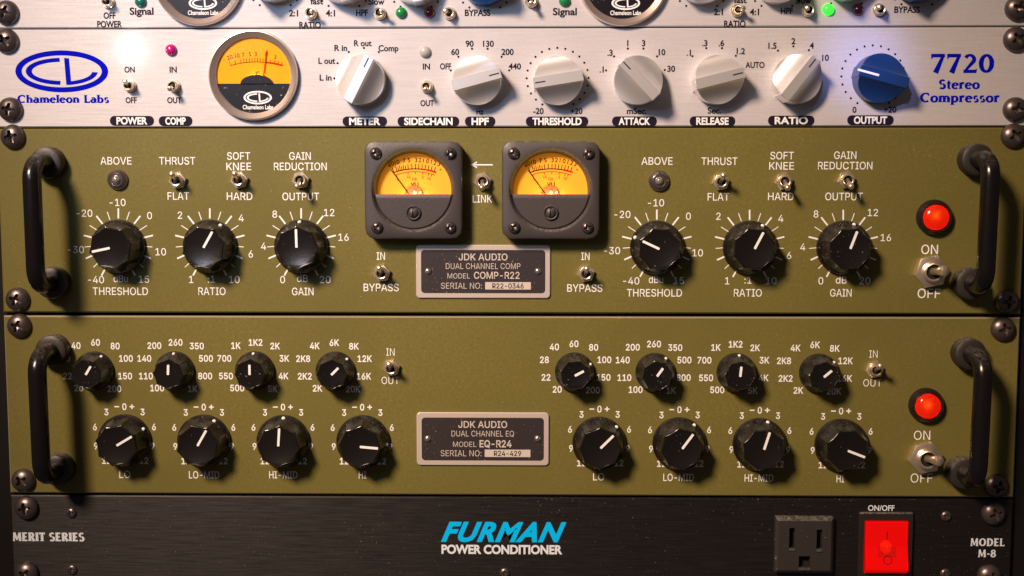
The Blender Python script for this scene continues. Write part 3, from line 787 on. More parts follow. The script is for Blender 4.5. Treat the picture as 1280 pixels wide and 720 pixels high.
def toggle(nut_r, bush_r, lev_r, lev_len, tilt, name='toggle_switch', hexed=True, fat=1.0, side=0.0):
    """a nut on the panel, a threaded bush, a bat lever leaning up (tilt > 0) or down"""
    mb = MB().use(CHROME)
    nn = 6 if hexed else 32
    ph = radians(12)
    t = nut_r * 0.42
    mb.lathe([(nut_r, 0.02), (nut_r, t), (nut_r * 0.90, t + 0.35)], nn, cap1=True, ph=ph)
    th = [(bush_r, t)]
    for k in range(3):
        th += [(bush_r, t + 0.55 + k * 0.62), (bush_r * 0.93, t + 0.86 + k * 0.62)]
    top = th[-1][1]
    th += [(bush_r * 0.97, top + 0.3), (bush_r * 0.84, top + 0.75), (bush_r * 0.70, top + 0.6)]
    mb.lathe(th, 28, cap1=False)
    mb.use(HOLE)
    mb.lathe([(bush_r * 0.70, top + 0.6), (bush_r * 0.62, top + 0.1), (bush_r * 0.6, top - 0.6)], 28, cap1=True)
    sw = mb.build(name, smooth=35)
    ml = MB().use(CHROME)
    a, b_ = radians(tilt), radians(side)
    dx, dz, dh = sin(b_), sin(a), sqrt(max(0.05, 1 - sin(a) ** 2 - sin(b_) ** 2))
    pts, rs = [], []
    for f, r in ((0, .72), (0.15, .66), (0.4, .72), (0.7, .90), (0.86, 1.0), (0.94, 0.92), (0.985, 0.6), (1.0, 0.2)):
        pts.append((dx * f * lev_len, top - 0.5 + dh * f * lev_len, dz * f * lev_len))
        rs.append(r * lev_r)
    ml.tube(pts, rs, 18)
    ml.build('lever', sw, smooth=40)
    return sw
TOG_UP = Kind(lambda: toggle(4.3, 2.9, 1.35, 8.5, 24))
TOG_DN = Kind(lambda: toggle(4.3, 2.9, 1.35, 8.5, -24))
TOGS_UP = Kind(lambda: toggle(2.9, 2.3, 1.15, 5.6, 20, hexed=False))
TOGS_DN = Kind(lambda: toggle(2.9, 2.3, 1.15, 5.6, -22, hexed=False))
TOGS_L = Kind(lambda: toggle(2.9, 2.3, 1.15, 5.6, 3, hexed=False, side=-22))
TOGS_R = Kind(lambda: toggle(2.9, 2.3, 1.15, 5.6, 3, hexed=False, side=22))
TOG_BIG = Kind(lambda: toggle(8.0, 5.0, 2.5, 10.5, 8, side=15))

def led_mesh(R, material, name='led', ring=None):
    mb = MB().use(material)
    mb.lathe([(R, 0), (R, 0.4)] + [(R * cos(radians(a)), 0.4 + R * 0.8 * sin(radians(a))) for a in range(10, 90, 10)], 28)
    o = mb.build(name, smooth=50)
    return o
def led(parent, px, py, R, material, label=None):
    o = led_mesh(R, material)
    x, z = P(px, py)
    o.parent = parent
    o.location = (x * .001, 0, z * .001)
    if label:
        o['label'] = label
    return o
def above_led():
    mb = MB().use(mat('dark_chrome', (0.30, 0.27, 0.27), 0.22, 0.9, grain=0.06))
    mb.lathe([(4.9, 0), (4.9, 0.9), (4.3, 1.9), (3.1, 2.6), (2.6, 2.2)], 36)
    o = mb.build('indicator_light', smooth=35)
    ml = MB().use(LEDSILVER)
    ml.lathe([(1.9, 1.5), (1.9, 2.6), (1.5, 3.4), (0.8, 3.9), (0.2, 4.0)], 24)
    ml.build('lens', o, smooth=60)
    return o
ABOVE = Kind(above_led)
def red_lamp():
    mb = MB().use(mat('black_lamp_bezel', (0.035, 0.03, 0.03), 0.2, 0.6))
    mb.lathe([(8.3, 0), (8.3, 1.6), (7.6, 3.2), (6.7, 4.0), (6.2, 3.8), (6.0, 1.5)], 48, cap1=True)
    o = mb.build('indicator_lamp', smooth=35)
    o['label'] = 'glowing red indicator lamp'
    ml = MB().use(REDLENS)
    ml.lathe([(5.9, 2.6), (5.9, 4.0)] + [(5.9 * cos(radians(a)), 4.0 + 2.6 * sin(radians(a))) for a in range(12, 90, 11)], 40)
    ml.build('lens', o, smooth=60)
    return o
RED_LAMP = Kind(red_lamp)
def lit_red_lamp(parent, px, py):
    o = RED_LAMP.at(parent, px, py)
    l = o.location
    # the small bulb inside the lens, up and left of its middle
    lamp('red_lamp_bulb', 'POINT', (l.x - 0.0010, -0.0050, l.z + 0.0011), 0.00018, (1.0, 0.85, 0.4), None, 0.0005)

def handle(parent, top, bot, side):
    """top and bottom feet as pixels on the panel; a bent rod stands out between them"""
    (xt, zt), (xb, zb) = P(*top), P(*bot)
    mb = MB().use(HANDLEM)
    H, r, br = 22.5, 4.1, 8.5
    pt, pb = Vector((xt, 0, zt)), Vector((xb, 0, zb))
    d = (pb - pt).normalized()
    hh = Vector((0, 1, 0))
    pts = [pt + hh * 3, pt + hh * 9]
    for k in range(9):
        a = pi / 2 * k / 8
        pts.append(pt + hh * (H - br + br * sin(a)) + d * (br - br * cos(a)))
    for k in range(9):
        a = pi / 2 * (1 - k / 8)
        pts.append(pb + hh * (H - br + br * sin(a)) - d * (br - br * cos(a)))
    pts += [pb + hh * 9, pb + hh * 3]
    org = (pt + pb) / 2
    mb.tube([tuple(p - org) for p in pts], r, 24)
    o = mb.build('handle', parent, (org.x, org.z), smooth=50)
    for p in (pt, pb):
        mf = MB().use(mat('dusty_ferrule', (0.020, 0.017, 0.016), 0.5, dust=0.55, grain=0.2))
        mf.lathe([(7.5, 0), (7.5, 5.4), (7.1, 6.4), (6.2, 6.9), (4.0, 7.0)], 40, cap0=True)
        mf.build('ferrule', o, (p.x - org.x, p.z - org.z), smooth=35)
    return o

# ================================================================== RACK
rack = thing('equipment_rack', 'black metal rack holding all the stacked units, dark rails at both sides', 'equipment rack')
for sgn in (-1, 1):
    mb = MB()
    a, b_ = (-268, -226) if sgn < 0 else (226, 268)
    q = [(a, -262), (b_, -262), (b_, 150), (a, 150)]
    mb.loops([lift(q, -5.2), lift(q, -3.2)], True, True)
    mb.build('rail', rack, material=RACKM)
    mb = MB()
    a, b_ = (-292, -268.1) if sgn < 0 else (268.1, 292)
    q = [(a, -262), (b_, -262), (b_, 150), (a, 150)]
    mb.loops([lift(q, -300), lift(q, 1.0), lift([(x + (1 if x > a else -1) * -1, z) for x, z in q], 2.0)], True, True)
    mb.build('side_panel', rack, material=RACKM)
mb = MB()
q = [(-268, -262), (268, -262), (268, 150), (-268, 150)]
mb.loops([lift(q, -304), lift(q, -301)], True, True)
mb.build('back_panel', rack, material=RACKM)

# unit heights along the left and right ends
Ab = edge(35.3, 32.3)
Bt, Bb = edge(36.9, 33.9), edge(159.0, 157.4)
Ct, Cb = edge(160.9, 159.3), edge(390.6, 392.8)
Dt, Db = edge(394.6, 396.9), edge(616.3, 621.9)
Et = edge(619.0, 624.6)

# ================================================================== TOP SILVER UNIT
A = thing('channel_strip', 'brushed silver rack unit at the top, its knobs cut off, one green light lit', 'audio processor')
fa = faceplate(A, SILVER, (Ab[0], Ab[1], 88.4, 88.4))
for x, y in ((9, 16), (1271, 11)):
    RACK_SCREW.at(A, x, y, 60 + x)
def legend(parent, items, material=WHITEINK, cap=9, bold=0.0, squeeze=1.0, name='legend', gill=False):
    mb = MB().use(material)
    for it in items:
        kw = dict(cap=cap, bold=bold, squeeze=squeeze, gill=gill)
        if len(it) > 3:
            kw.update(it[3])
        text(mb, it[0], it[1], it[2], **kw)
    return mb.build(name, parent, recalc=False)
DK = dict(material=DARKINK, cap=7.6, bold=0.028, gill=True)
legend(fa, [('OFF', 137, 19.5, dict(width=15))], **DK)
legend(fa, [('POWER', 137, 30.3, dict(width=31))], **DK)
for x, y in ((177, 14), (706, 14.5)):
    legend(fa, [('Signal', x, y, dict(width=30, cap=8.5))], **DK)
for dx, dy in ((0, 0), (531, -1.5)):
    legend(fa, [('2:1', 367 + dx, 16.5 + dy), ('4:1', 413 + dx - (1 if dx else 0), 16.5 + dy)], **DK)
    legend(fa, [('RATIO', 388.5 + dx - 1, 31.3 + dy, dict(width=27))], **DK)
    legend(fa, [('HPF', 451.5 + dx + 1, 16 + dy * 1.6, dict(width=15))], **DK)
    legend(fa, [('BYPASS', 597 + dx * 1.011, 16 + dy * 2.6, dict(width=32))], **DK)
    legend(fa, [('fast', 396 + dx * 0.997, 1.5 + dy, dict(width=16))], **DK)
    legend(fa, [('Slow', 470.5 + dx * 1.005, 2 + dy, dict(width=20))], **DK)
TOGS_UP.at(A, 136, 3)
TOGS_R.at(A, 389, 17)
TOGS_R.at(A, 475, 17)
TOGS_L.at(A, 562, 17)
TOGS_DN.at(A, 664, 2)
TOGS_R.at(A, 921, 13.5)
TOGS_L.at(A, 1009, 13.5)
TOGS_L.at(A, 1098, 12.5)
led(A, 176, 2, 2.7, TEALLED, 'unlit teal green light')
led(A, 705.5, 1, 2.7, GREENLED, 'unlit green light')
led(A, 501.5, 16, 2.6, GREENLED, 'unlit green light')
led(A, 537, 16, 2.6, REDLED, 'unlit dark red light')
led(A, 1035, 12, 2.7, LITGREEN, 'bright lit green light')
led(A, 1072, 12, 2.7, REDLED, 'unlit dark red light')
for x, y, a in ((344, -27, 60), (430, -25, 120), (520, -24, 100), (877, -25, 20), (971, -25, 140), (1058, -29, 70)):
    SILVER_KNOB.at(A, x, y, a)
for x, y, a in ((606, -23, 150), (1146, -27, 60)):
    BLUE_KNOB.at(A, x, y, a)['label'] = 'blue knob'
for cx, cy in ((344, -27), (430, -26), (520, -25), (606, -24), (877, -26), (971, -26), (1058, -29), (1146, -28)):
    mb = MB().use(DARKINK)
    for k in range(21):
        a = radians(240 - 15 * k)
        dot(mb, cx + 38.5 * cos(a), cy - 38.5 * sin(a), 1.4)
    mb.build('scale', fa, recalc=False)

# round meters
def round_meter():
    """chrome bezel, recessed dial with orange upper half, black lower half, oval emblem, needle, glass"""
    mb = MB().use(CHROMERING)
    mb.lathe([(20.9, 0), (20.8, 2.6), (20.5, 3.1), (20.1, 3.2), (17.5, 1.5), (17.4, 0.2)], 80, cap1=False)
    o = mb.build('round_meter', smooth=40)
    md = MB().use(ROUNDORANGE)
    R, hd = 17.3, 0.35
    zc = -3.7
    # orange part above zc, black part below with a hump
    a0 = math.asin(zc / R)
    up = [(R * cos(a0 + (pi - 2 * a0) * i / 40), R * sin(a0 + (pi - 2 * a0) * i / 40)) for i in range(41)]
    md.poly(up, hd)
    md.use(mat('dial_black', (0.007, 0.006, 0.010), 0.4, specks=0.6, speck_scale=900, spec=0.2))
    a1 = pi - a0
    lo = [(R * cos(a1 + (2 * pi + a0 - a1) * i / 40), R * sin(a1 + (2 * pi + a0 - a1) * i / 40)) for i in range(41)]
    md.poly(lo, hd)
    hr = 8.0
    hump = [(1.4 + 7.6 * cos(pi * i / 20), zc - 0.05 + 4.0 * sin(pi * i / 20)) for i in range(21)]
    md.loops([lift(hump, 0.95), lift(hump, 1.15)], True, True)
    md.use(DIALINK)
    cz = -38.8
    def pol(a, r):
        return (1.2 + r * cos(radians(a)), cz + r * sin(radians(a)))
    def tick(a, r0, r1, w_):
        p, q = pol(a, r0), pol(a, r1)
        nx, nz = -(q[1] - p[1]), q[0] - p[0]
        l = hypot(nx, nz)
        nx, nz = nx / l * w_ / 2, nz / l * w_ / 2
        md.poly([(p[0] - nx, p[1] - nz), (p[0] + nx, p[1] + nz), (q[0] + nx, q[1] + nz), (q[0] - nx, q[1] - nz)], hd + 0.08)
    def arcband(a_0, a_1, r0, r1, dh=0.05):
        n = 24
        vs = []
        for i in range(n + 1):
            for r in (r0, r1):
                x, z = pol(a_0 + (a_1 - a_0) * i / n, r)
                vs.append((x, hd + dh, z))
        md.add(vs, [[2 * i, 2 * i + 1, 2 * i + 3, 2 * i + 2] for i in range(n)])
    arcband(105.5, 83.5, 44.9, 45.2)
    for a in (105.5, 102.3, 99.0, 97.2, 95.6, 94, 92.4, 90.8, 89.2, 87.6, 86, 84.8):
        tick(a, 45.2, 46.9, 0.26)
    mt = md
    def dtext(s, x, z, cap_, rot=0):
        vs, fs = glyphs(s)
        ch = max(v[1] for v in glyphs('H')[0])
        mx = (min(v[0] for v in vs) + max(v[0] for v in vs)) / 2
        k = cap_ / ch
        ca, sa = cos(rot), sin(rot)
        mt.add([(x + (v[0] - mx) * k * ca - (v[1] - ch / 2) * k * sa, hd + 0.08, z + (v[0] - mx) * k * sa + (v[1] - ch / 2) * k * ca) for v in vs], fs)
    for s_, a in (('-', 108), ('20', 104.6), ('10', 100.4), ('7', 97), ('5', 93.4), ('3', 90.2)):
        x, z = pol(a, 48.7)
        dtext(s_, x, z, 1.9, radians(a - 90))
    dtext('3', *pol(79.3, 48.2), 1.9, radians(-10))
    dtext('dB', 1.6, 1.2, 1.7)
    md.use(REDINK)
    dtext('0', *pol(84.6, 48.9), 1.6, radians(-6))
    arcband(83.8, 74, 44.7, 45.5)
    for a in (81.5, 79.2, 77, 75):
        tick(a, 45.5, 46.6, 0.3)
    md.use(WHITEINK)
    oval_logo(md, 1.6, -10.2, 6.6, 3.1, hd + 0.12)
    dtx = glyphs('Chameleon Labs', 0.02)
    ch = max(v[1] for v in glyphs('H')[0])
    xs = [v[0] for v in dtx[0]]
    kx = 14.2 / (max(xs) - min(xs))
    md.add([(1.6 + (v[0] - (max(xs) + min(xs)) / 2) * kx, hd + 0.12, -14.6 + (v[1] - ch / 2) * 1.9 / ch) for v in dtx[0]], dtx[1])
    md.build('dial', o, recalc=False)
    mn = MB().use(REDINK)
    p0, p1 = (4.6, -0.6), (6.3, 11.6)
    mn.tube([(p0[0], 1.0, p0[1]), (p1[0], 1.0, p1[1])], 0.22, 8)
    mn.build('needle', o)
    mg = MB().use(GLASS)
    mg.lathe([(17.45, 1.5), (14, 1.85), (8, 2.1), (0.5, 2.2)], 48, cap1=True)
    mg.build('glass', o, smooth=60)
    return o
ROUND = Kind(round_meter)
ROUND.at(A, 249, -24)
ROUND.at(A, 778, -24)

# ================================================================== SILVER COMPRESSOR
B = thing('rack_compressor', 'brushed silver rack compressor with blue oval emblem, round orange meter and six silver knobs', 'compressor')
fb = faceplate(B, SILVER, (Bb[0], Bb[1], Bt[1], Bt[0]))
for k, (x, y) in enumerate(((9, 51.5), (14, 137), (1269, 49.5), (1268.5, 137))):
    RACK_SCREW.at(B, x, y, 30 + 47 * k)
mb = MB().use(BLUEINK)
lx, lz = P(77.2, 89.2)
sx, sz = SC(77, 89)
oval_logo(mb, lx, lz, 58 * sx, 26.2 * sz, 0.09)
mb.build('emblem', fb, recalc=False)
mb = MB().use(BLUEINK)
flare(mb, 'Chameleon Labs', 79.3, 123.6, 9.6, 114, weight=1.3)
mb.build('legend', fb, recalc=False)
mb = MB().use(BLUEINK)
flare(mb, '7720', 1203, 79.3, 23.5, 80)
flare(mb, 'Stereo', 1199, 105.2, 11.6, 51, weight=1.3)
flare(mb, 'Compressor', 1200, 121.8, 11.6, 99, weight=1.3)
mb.build('legend', fb, recalc=False)
for s_, x, y, w_ in (('POWER', 165, 151, 55), ('COMP', 219.5, 151.3, 42), ('METER', 456, 151.7, 55.5), ('SIDECHAIN', 535.5, 151.8, 77), ('HPF', 600.2, 151.8, 38),
                     ('THRESHOLD', 696.3, 151.8, 78), ('ATTACK', 793, 151.6, 56), ('RELEASE', 890.5, 151.5, 57), ('RATIO', 989, 150.7, 58), ('OUTPUT', 1088, 150.2, 58)):
    mb = MB().use(DARKINK)
    pill(mb, x, y, w_, 12.2)
    mb.use(WHITEINK)
    text(mb, s_, x, y, 8.4, width=w_ - 16.5, bold=0.035, h=0.16, gill=True)
    mb.build('badge', fb, recalc=False)
SILV = dict(material=DARKINK, cap=7.0, bold=0.028, gill=True)
for it in (('ON', 162, 87, 13), ('OFF', 164, 125.3, 14), ('IN', 216.5, 87, 9), ('OUT', 218, 125.3, 18), ('IN', 533, 83.2, 9), ('OUT', 534, 129, 17)):
    legend(fb, [(it[0], it[1], it[2], dict(width=it[3]))], **SILV)
def scale(parent, dots, labels, r=1.4, cap=7.2, material=DARKINK, squeeze=0.98, bold=0.026):
    mb = MB().use(material)
    for x, y in dots:
        dot(mb, x, y, r)
    for it in labels:
        text(mb, it[0], it[1], it[2], cap, width=it[3] if len(it) > 3 else None, bold=bold, squeeze=squeeze, gill=True)
    return mb.build('scale', parent, recalc=False)
scale(fb, ((418, 98), (422, 79), (436, 65), (455, 60), (473.5, 65)),
      (('L in', 407, 97, 15), ('L out', 408.5, 76, 21), ('R in', 426, 60, 16), ('R out', 453.5, 54, 22), ('Comp', 485.5, 60.3, 25)))
scale(fb, ((563.5, 88), (573, 71), (590, 61), (609.5, 61), (627, 71), (636.5, 88)),
      (('OFF', 557, 83, 14), ('60', 569, 65), ('90', 587, 54.7), ('130', 610.5, 54.7), ('200', 634.5, 65), ('440', 643.5, 83), ('Hz', 600, 139.5, 9)))
th = [(697 + 38.7 * cos(radians(240.5 - 15 * k)), 97.6 - 37.8 * sin(radians(240.5 - 15 * k))) for k in range(21)]
scale(fb, th, (('-20', 673, 138.8, 13), ('+20', 720.5, 138.8, 15)))
scale(fb, ((757.5, 88), (767.5, 70.5), (784.7, 60.7), (804.3, 60.7), (821.3, 70.5), (831, 87.5)),
      (('.1', 752, 87), ('.3', 762.5, 66), ('1', 784.7, 54), ('3', 804.5, 54), ('10', 827.5, 65.3), ('30', 839, 86), ('mSec.', 796, 138.8, 25)))
scale(fb, ((865.5, 70.3), (882.8, 60.2), (902.4, 60.2), (919.7, 69.8), (929, 87)),
      (('.1', 861, 66), ('.3', 881, 54), ('.6', 901.7, 54), ('1.2', 926, 64), ('AUTO', 943.7, 81.3, 24), ('Sec.', 893, 138.3, 17)))
scale(fb, ((972.5, 63.3), (991.7, 58), (1011, 62.7), (1024.5, 77)),
      (('1.5', 965.5, 57.3), ('2', 991.7, 51.5), ('4', 1014.7, 57), ('10', 1031.8, 72.3)))
th = [(1091.2 + 39.6 * cos(radians(240.5 - 15 * k)), 95.3 - 38.6 * sin(radians(240.5 - 15 * k))) for k in range(21)]
scale(fb, th, (('0', 1068, 137.2), ('+20', 1112.5, 137, 16)))
for x, y, a in ((452.5, 101.5, 63), (597, 101.8, 15), (697, 101.8, 189), (796.3, 101.5, 134), (894.5, 100.8, 14), (993, 100.2, 52)):
    SILVER_KNOB.at(B, x, y, a)
BLUE_KNOB.at(B, 1095.5, 98.8, 165)['label'] = 'blue knob with a white pointer line'
TOGS_UP.at(B, 163, 107.5)
TOGS_DN.at(B, 218, 107.5)
TOGS_DN.at(B, 533.5, 108.5)
led(B, 163, 62, 2.7, LITWHITE, 'glaring white power light')
led(B, 214, 62.5, 2.7, MAGENTA, 'unlit magenta light')
led(B, 531.3, 64.7, 2.7, GREY, 'unlit grey light')
x, z = P(163, 62)
lamp('power_light_glow', 'POINT', (x * .001, -0.0050, z * .001), 0.0024, (0.93, 1.0, 0.94), None, 0.002)
x, z = P(1035, 12)
lamp('green_light_glow', 'POINT', (x * .001, -0.0075, z * .001), 0.00012, (0.1, 1.0, 0.1), None, 0.002)
ROUND.at(B, 317.6, 94.5)
x, z = P(1082, 78)
lamp('added_blue_glow', 'SPOT', (0.06, -0.30, 0.16), 5.0, (0.32, 0.38, 1.0), (x * .001, 0, z * .001), 0.01, spot_size=radians(9), spot_blend=1.0)  # added spot without a real source, makes the bluish glow beside the knob
x, z = P(321.7, 97)
lamp('dial_lamp', 'POINT', (x * .001, -0.00072, (z - .2) * .001), 0.006, (1.0, 0.80, 0.30), None, 0.0006)

# ================================================================== GREEN COMPRESSOR
Cc = thing('rack_compressor', 'olive green rack compressor with two square orange needle meters and six black knobs', 'compressor')
fc = faceplate(Cc, GREEN, (Cb[0], Cb[1], Ct[1], Ct[0]), cham=0.7)
for k, (x, y) in enumerate(((17, 171), (23, 374), (1266, 170), (1258, 377))):
    RACK_SCREW.at(Cc, x, y, 15 + 53 * k)
handle(Cc, (63.5, 203.5), (69.5, 352.5), -1)
handle(Cc, (1216, 199.5), (1208.5, 353.5), 1)

GW = dict(cap=9.3, bold=0.004)
for it in (('ABOVE', 145, 201, 39), ('THRUST', 221.5, 201, 45), ('FLAT', 223, 245, 27), ('SOFT', 298.3, 195, 29), ('KNEE', 298.5, 208, 31), ('HARD', 299.5, 245.3, 32),
           ('GAIN', 375, 195, 27), ('REDUCTION', 375.5, 208, 66), ('OUTPUT', 376, 245.6, 46), ('LINK', 603, 248.5, 24), ('IN', 476, 320, 10.5), ('BYPASS', 476.5, 359.3, 44),
           ('IN', 731.7, 320.3, 10.5), ('BYPASS', 731, 360, 44), ('ABOVE', 821.3, 201.3, 39), ('THRUST', 899.3, 201.5, 45), ('FLAT', 898, 246, 27), ('SOFT', 977.5, 194.5, 29.5),
           ('KNEE', 977, 207.3, 31), ('HARD', 976, 245.5, 32), ('GAIN', 1056.5, 194, 28), ('REDUCTION', 1056.5, 207, 68), ('OUTPUT', 1055, 245.6, 47),
           ('THRESHOLD', 150.5, 364, 69), ('RATIO', 265, 364, 34), ('GAIN', 378.5, 364.3, 27), ('THRESHOLD', 818, 366, 69), ('RATIO', 934.8, 366, 35), ('GAIN', 1051, 366, 27)):
    legend(fc, [(it[0], it[1], it[2], dict(width=it[3]))], **GW)
legend(fc, [('ON', 1162, 311.7, dict(width=21))], cap=11.5, bold=0.004)
legend(fc, [('OFF', 1161.2, 366.7, dict(width=28.5))], cap=11.5, bold=0.004)
mb = MB().use(WHITEINK)
x0, z0 = P(616, 206)
x1, z1 = P(588.5, 206)
mb.poly([(x1 + 1, z0 - .3), (x0, z0 - .3), (x0, z0 + .3), (x1 + 1, z0 + .3)], 0.09)
for s_ in (1, -1):
    mb.poly([(x1, z0), (x1 + 2.9, z0 + s_ * 1.6), (x1 + 2.9, z0 + s_ * 0.9), (x1 + 0.9, z0)], 0.095 + 0.005 * s_)
mb.build('arrow', fc, recalc=False)
def tick_scale(parent, cx, cy, labels, r0=32.0, rl=44.6, rs=42.6):
    cy -= 2.5
    mb = MB().use(WHITEINK)
    for k in range(17):
        a = radians(242 - 19 * k)
        big = k % 2 == 0
        w_ = 2.0 if big else 1.05
        r1 = rl if big else rs
        pts = []
        for r, s_ in ((r0, 1), (r1, 1), (r1, -1), (r0, -1)):
            pts.append(P(cx + r * cos(a) - s_ * w_ / 2 * sin(a), cy - r * sin(a) - s_ * w_ / 2 * cos(a)))
        mb.poly(pts, 0.09)
    for it in labels:
        text(mb, it[0], it[1], it[2], 8.8, bold=0.004, width=it[3] if len(it) > 3 else None, squeeze=0.97)
    mb.build('scale', parent, recalc=False)
tick_scale(fc, 148, 307.5, (('-40', 120, 349.5), ('-30', 95, 312), ('-20', 105.5, 266.5), ('-10', 147, 253), ('0', 187, 269.5), ('10', 201, 314.7), ('15', 180, 349), ('dBu', 151, 348.3, 18)))
tick_scale(fc, 262.3, 307.5, (('1', 239, 349.3), (':1', 264.3, 349), ('10', 293, 349.3), ('2', 225, 269), ('4', 301.5, 272.5), ('6', 313.5, 317.5)))
tick_scale(fc, 376.5, 307.5, (('0', 353.3, 349.5), ('dB', 378, 348), ('20', 406.5, 349.5), ('4', 329.5, 307.7), ('8', 343.5, 267.7), ('12', 411.5, 265.7), ('16', 429.5, 296.5)))
tick_scale(fc, 821, 309, (('-40', 789, 351), ('-30', 765, 313.3), ('-20', 778, 268), ('-10', 820, 253.5), ('0', 860.5, 270.3), ('10', 872, 316), ('15', 848.5, 350.7), ('dBu', 820, 349.3, 18)))
tick_scale(fc, 937, 309.3, (('1', 909, 351), (':1', 935, 350), ('10', 964, 351), ('2', 898, 270.3), ('4', 976, 273), ('6', 986.3, 319.3)))
tick_scale(fc, 1054, 309.3, (('0', 1026, 351), ('dB', 1051.5, 350), ('20', 1081, 351), ('4', 1003.5, 308.7), ('8', 1020, 267.5), ('12', 1091, 265.7), ('16', 1107.3, 297)))
for x, y, a in ((149, 308, 192), (263, 308, 60), (377, 308, 91), (821, 309.5, 155), (937, 309.5, 63), (1054, 309.5, 70)):
    BIG_KNOB.at(Cc, x, y, a)
ABOVE.at(Cc, 147.5, 224.5)
ABOVE.at(Cc, 823.5, 226)
for x, y, up in ((223, 225.5, 1), (300, 225, 1), (376.5, 226.5, 0), (603.5, 228, 0), (477.5, 341, 1), (732, 341.5, 1), (900, 227, 1), (979, 228, 0), (1057, 226.5, 0)):
    (TOG_UP if up else TOG_DN).at(Cc, x, y if up else y - 1.5)
TOG_BIG.at(Cc, 1162, 338.8)
lit_red_lamp(Cc, 1167, 271.5)

def vu_meter():
    mb = MB().use(METERM)
    W, Hh, T, R = 22.6, 22.6, 9.2, 18.9
    n = 72
    def sq(hw, r):
        # rounded square sampled by direction so it can be bridged to a circle
        out = []
        for i in range(n):
            a = 2 * pi * (i + 0.5) / n
            c, s_ = cos(a), sin(a)
            t = hw / max(abs(c), abs(s_))
            x, z = c * t, s_ * t
            q = hw - r
            if abs(x) > q and abs(z) > q:
                # ray against the corner circle
                ox, oz = q * (1 if c > 0 else -1), q * (1 if s_ > 0 else -1)
                bq = c * ox + s_ * oz
                disc = bq * bq - (ox * ox + oz * oz - r * r)
                t = bq + sqrt(max(disc, 0))
                x, z = c * t, s_ * t
            out.append((x, z))
        return out
    def circ(r, cz=0.0):
        return [(r * cos(2 * pi * (i + .5) / n), cz + r * sin(2 * pi * (i + .5) / n)) for i in range(n)]
    mb.loops([lift(sq(W, 4.6), 0), lift(sq(W, 4.6), T - 1.3), lift(sq(W - .35, 4.4), T - .5), lift(sq(W - 1.2, 4.0), T), lift(circ(R + .5), T), lift(circ(R), T - 0.5),
              lift(circ(R - 0.8), T - 1.5), lift(circ(R - 1.7), T - 5.8)], False, False)
    o = mb.build('needle_meter', smooth=32)
    # lower half cover
    mc = MB().use(METERM)
    zt = -1.9
    def half(r, top):
        a0 = math.asin(top / r)
        return [(r * cos(-pi - a0 + (pi + 2 * a0) * i / 40), r * sin(-pi - a0 + (pi + 2 * a0) * i / 40)) for i in range(41)]
    mc.loops([lift(half(R - 0.95, zt), T - 2.4), lift(half(R - 0.95, zt), T - 1.0), lift(half(R - 1.5, zt - 0.9), T - 0.55)], False, True)
    mc.build('cover', o, smooth=30)
    md = MB().use(ORANGE)
    hd = T - 5.7
    r = R - 1.6
    md.poly([(r * cos(2 * pi * i / 64), r * sin(2 * pi * i / 64)) for i in range(64)], hd)
    cz, cx = -20.2, 0.3
    def pol(a, rr):
        return (cx + rr * cos(radians(a)), cz + rr * sin(radians(a)))
    def band(a0, a1, r0, r1, dh):
        vs = []
        for i in range(31):
            for q in (r0, r1):
                x, z = pol(a0 + (a1 - a0) * i / 30, q)
                vs.append((x, hd + dh, z))
        md.add(vs, [[2 * i, 2 * i + 1, 2 * i + 3, 2 * i + 2] for i in range(30)])
    def tick(a, r0, r1, w_):
        p, q = pol(a, r0), pol(a, r1)
        nx, nz = -(q[1] - p[1]), q[0] - p[0]
        l = hypot(nx, nz)
        nx, nz = nx / l * w_ / 2, nz / l * w_ / 2
        md.poly([(p[0] - nx, p[1] - nz), (p[0] + nx, p[1] + nz), (q[0] + nx, q[1] + nz), (q[0] - nx, q[1] - nz)], hd + 0.08)
    def dtext(s, x, z, cap_, rot=0, bold=0.0):
        vs, fs = glyphs(s, bold)
        ch = max(v[1] for v in glyphs('H')[0])
        mx = (min(v[0] for v in vs) + max(v[0] for v in vs)) / 2
        k = cap_ / ch
        ca, sa = cos(rot), sin(rot)
        md.add([(x + (v[0] - mx) * k * ca - (v[1] - ch / 2) * k * sa, hd + 0.08, z + (v[0] - mx) * k * sa + (v[1] - ch / 2) * k * ca) for v in vs], fs)
    md.use(DIALINK)
    band(109, 79, 29.8, 30.3, 0.05)
    for a in (109, 106, 104.5, 103, 101.4, 99.8, 98, 95.8, 92.6, 89.4, 86.6, 83.8, 81, 78.3, 75.5, 72.6):
        tick(a, 30.2, 32.4 if a not in (104.5, 101.4, 98) else 31.8, 0.36)
    for s_, a in (('-', 111.2), ('20', 109), ('10', 104), ('7', 98.3), ('5', 94.6), ('3', 89), ('2', 86), ('1', 83.2), ('0', 80), ('1', 77), ('2', 74), ('3', 70.8)):
        dtext(s_, *pol(a, 34.2), 1.95, radians(a - 90), 0.014)
    dtext('+', *pol(68, 32.0), 1.6)
    dtext('VU', 0.1, 2.6, 1.9, 0, 0.02)
    md.use(REDINK)
    band(79, 70.6, 29.7, 30.5, 0.06)
    band(108, 71, 28.6, 28.9, 0.05)
    for a in (107.5, 96.5, 89.5, 82.5, 77, 74):
        tick(a, 27.6, 28.6, 0.3)
    dtext('GR', 0.1, 5.1, 1.3)
    for s_, a in (('0', 107.5), ('10', 96.2), ('5', 82), ('10', 75.5)):
        dtext(s_, *pol(a, 26.4), 1.3, radians(a - 90))
    md.build('dial', o, recalc=False)
    mh = MB().use(mat('brown_movement', (0.42, 0.13, 0.03), 0.5, grain=0.3))
    mh.lathe([(4.2, hd + 0.05), (4.0, hd + 0.35), (3.0, hd + 0.45)], 32, cz=-1.9)
    mh.use(NAMEALU)
    mh.lathe([(0.9, hd + 0.45), (0.7, hd + 0.8)], 12, cx=0.3, cz=-0.9)
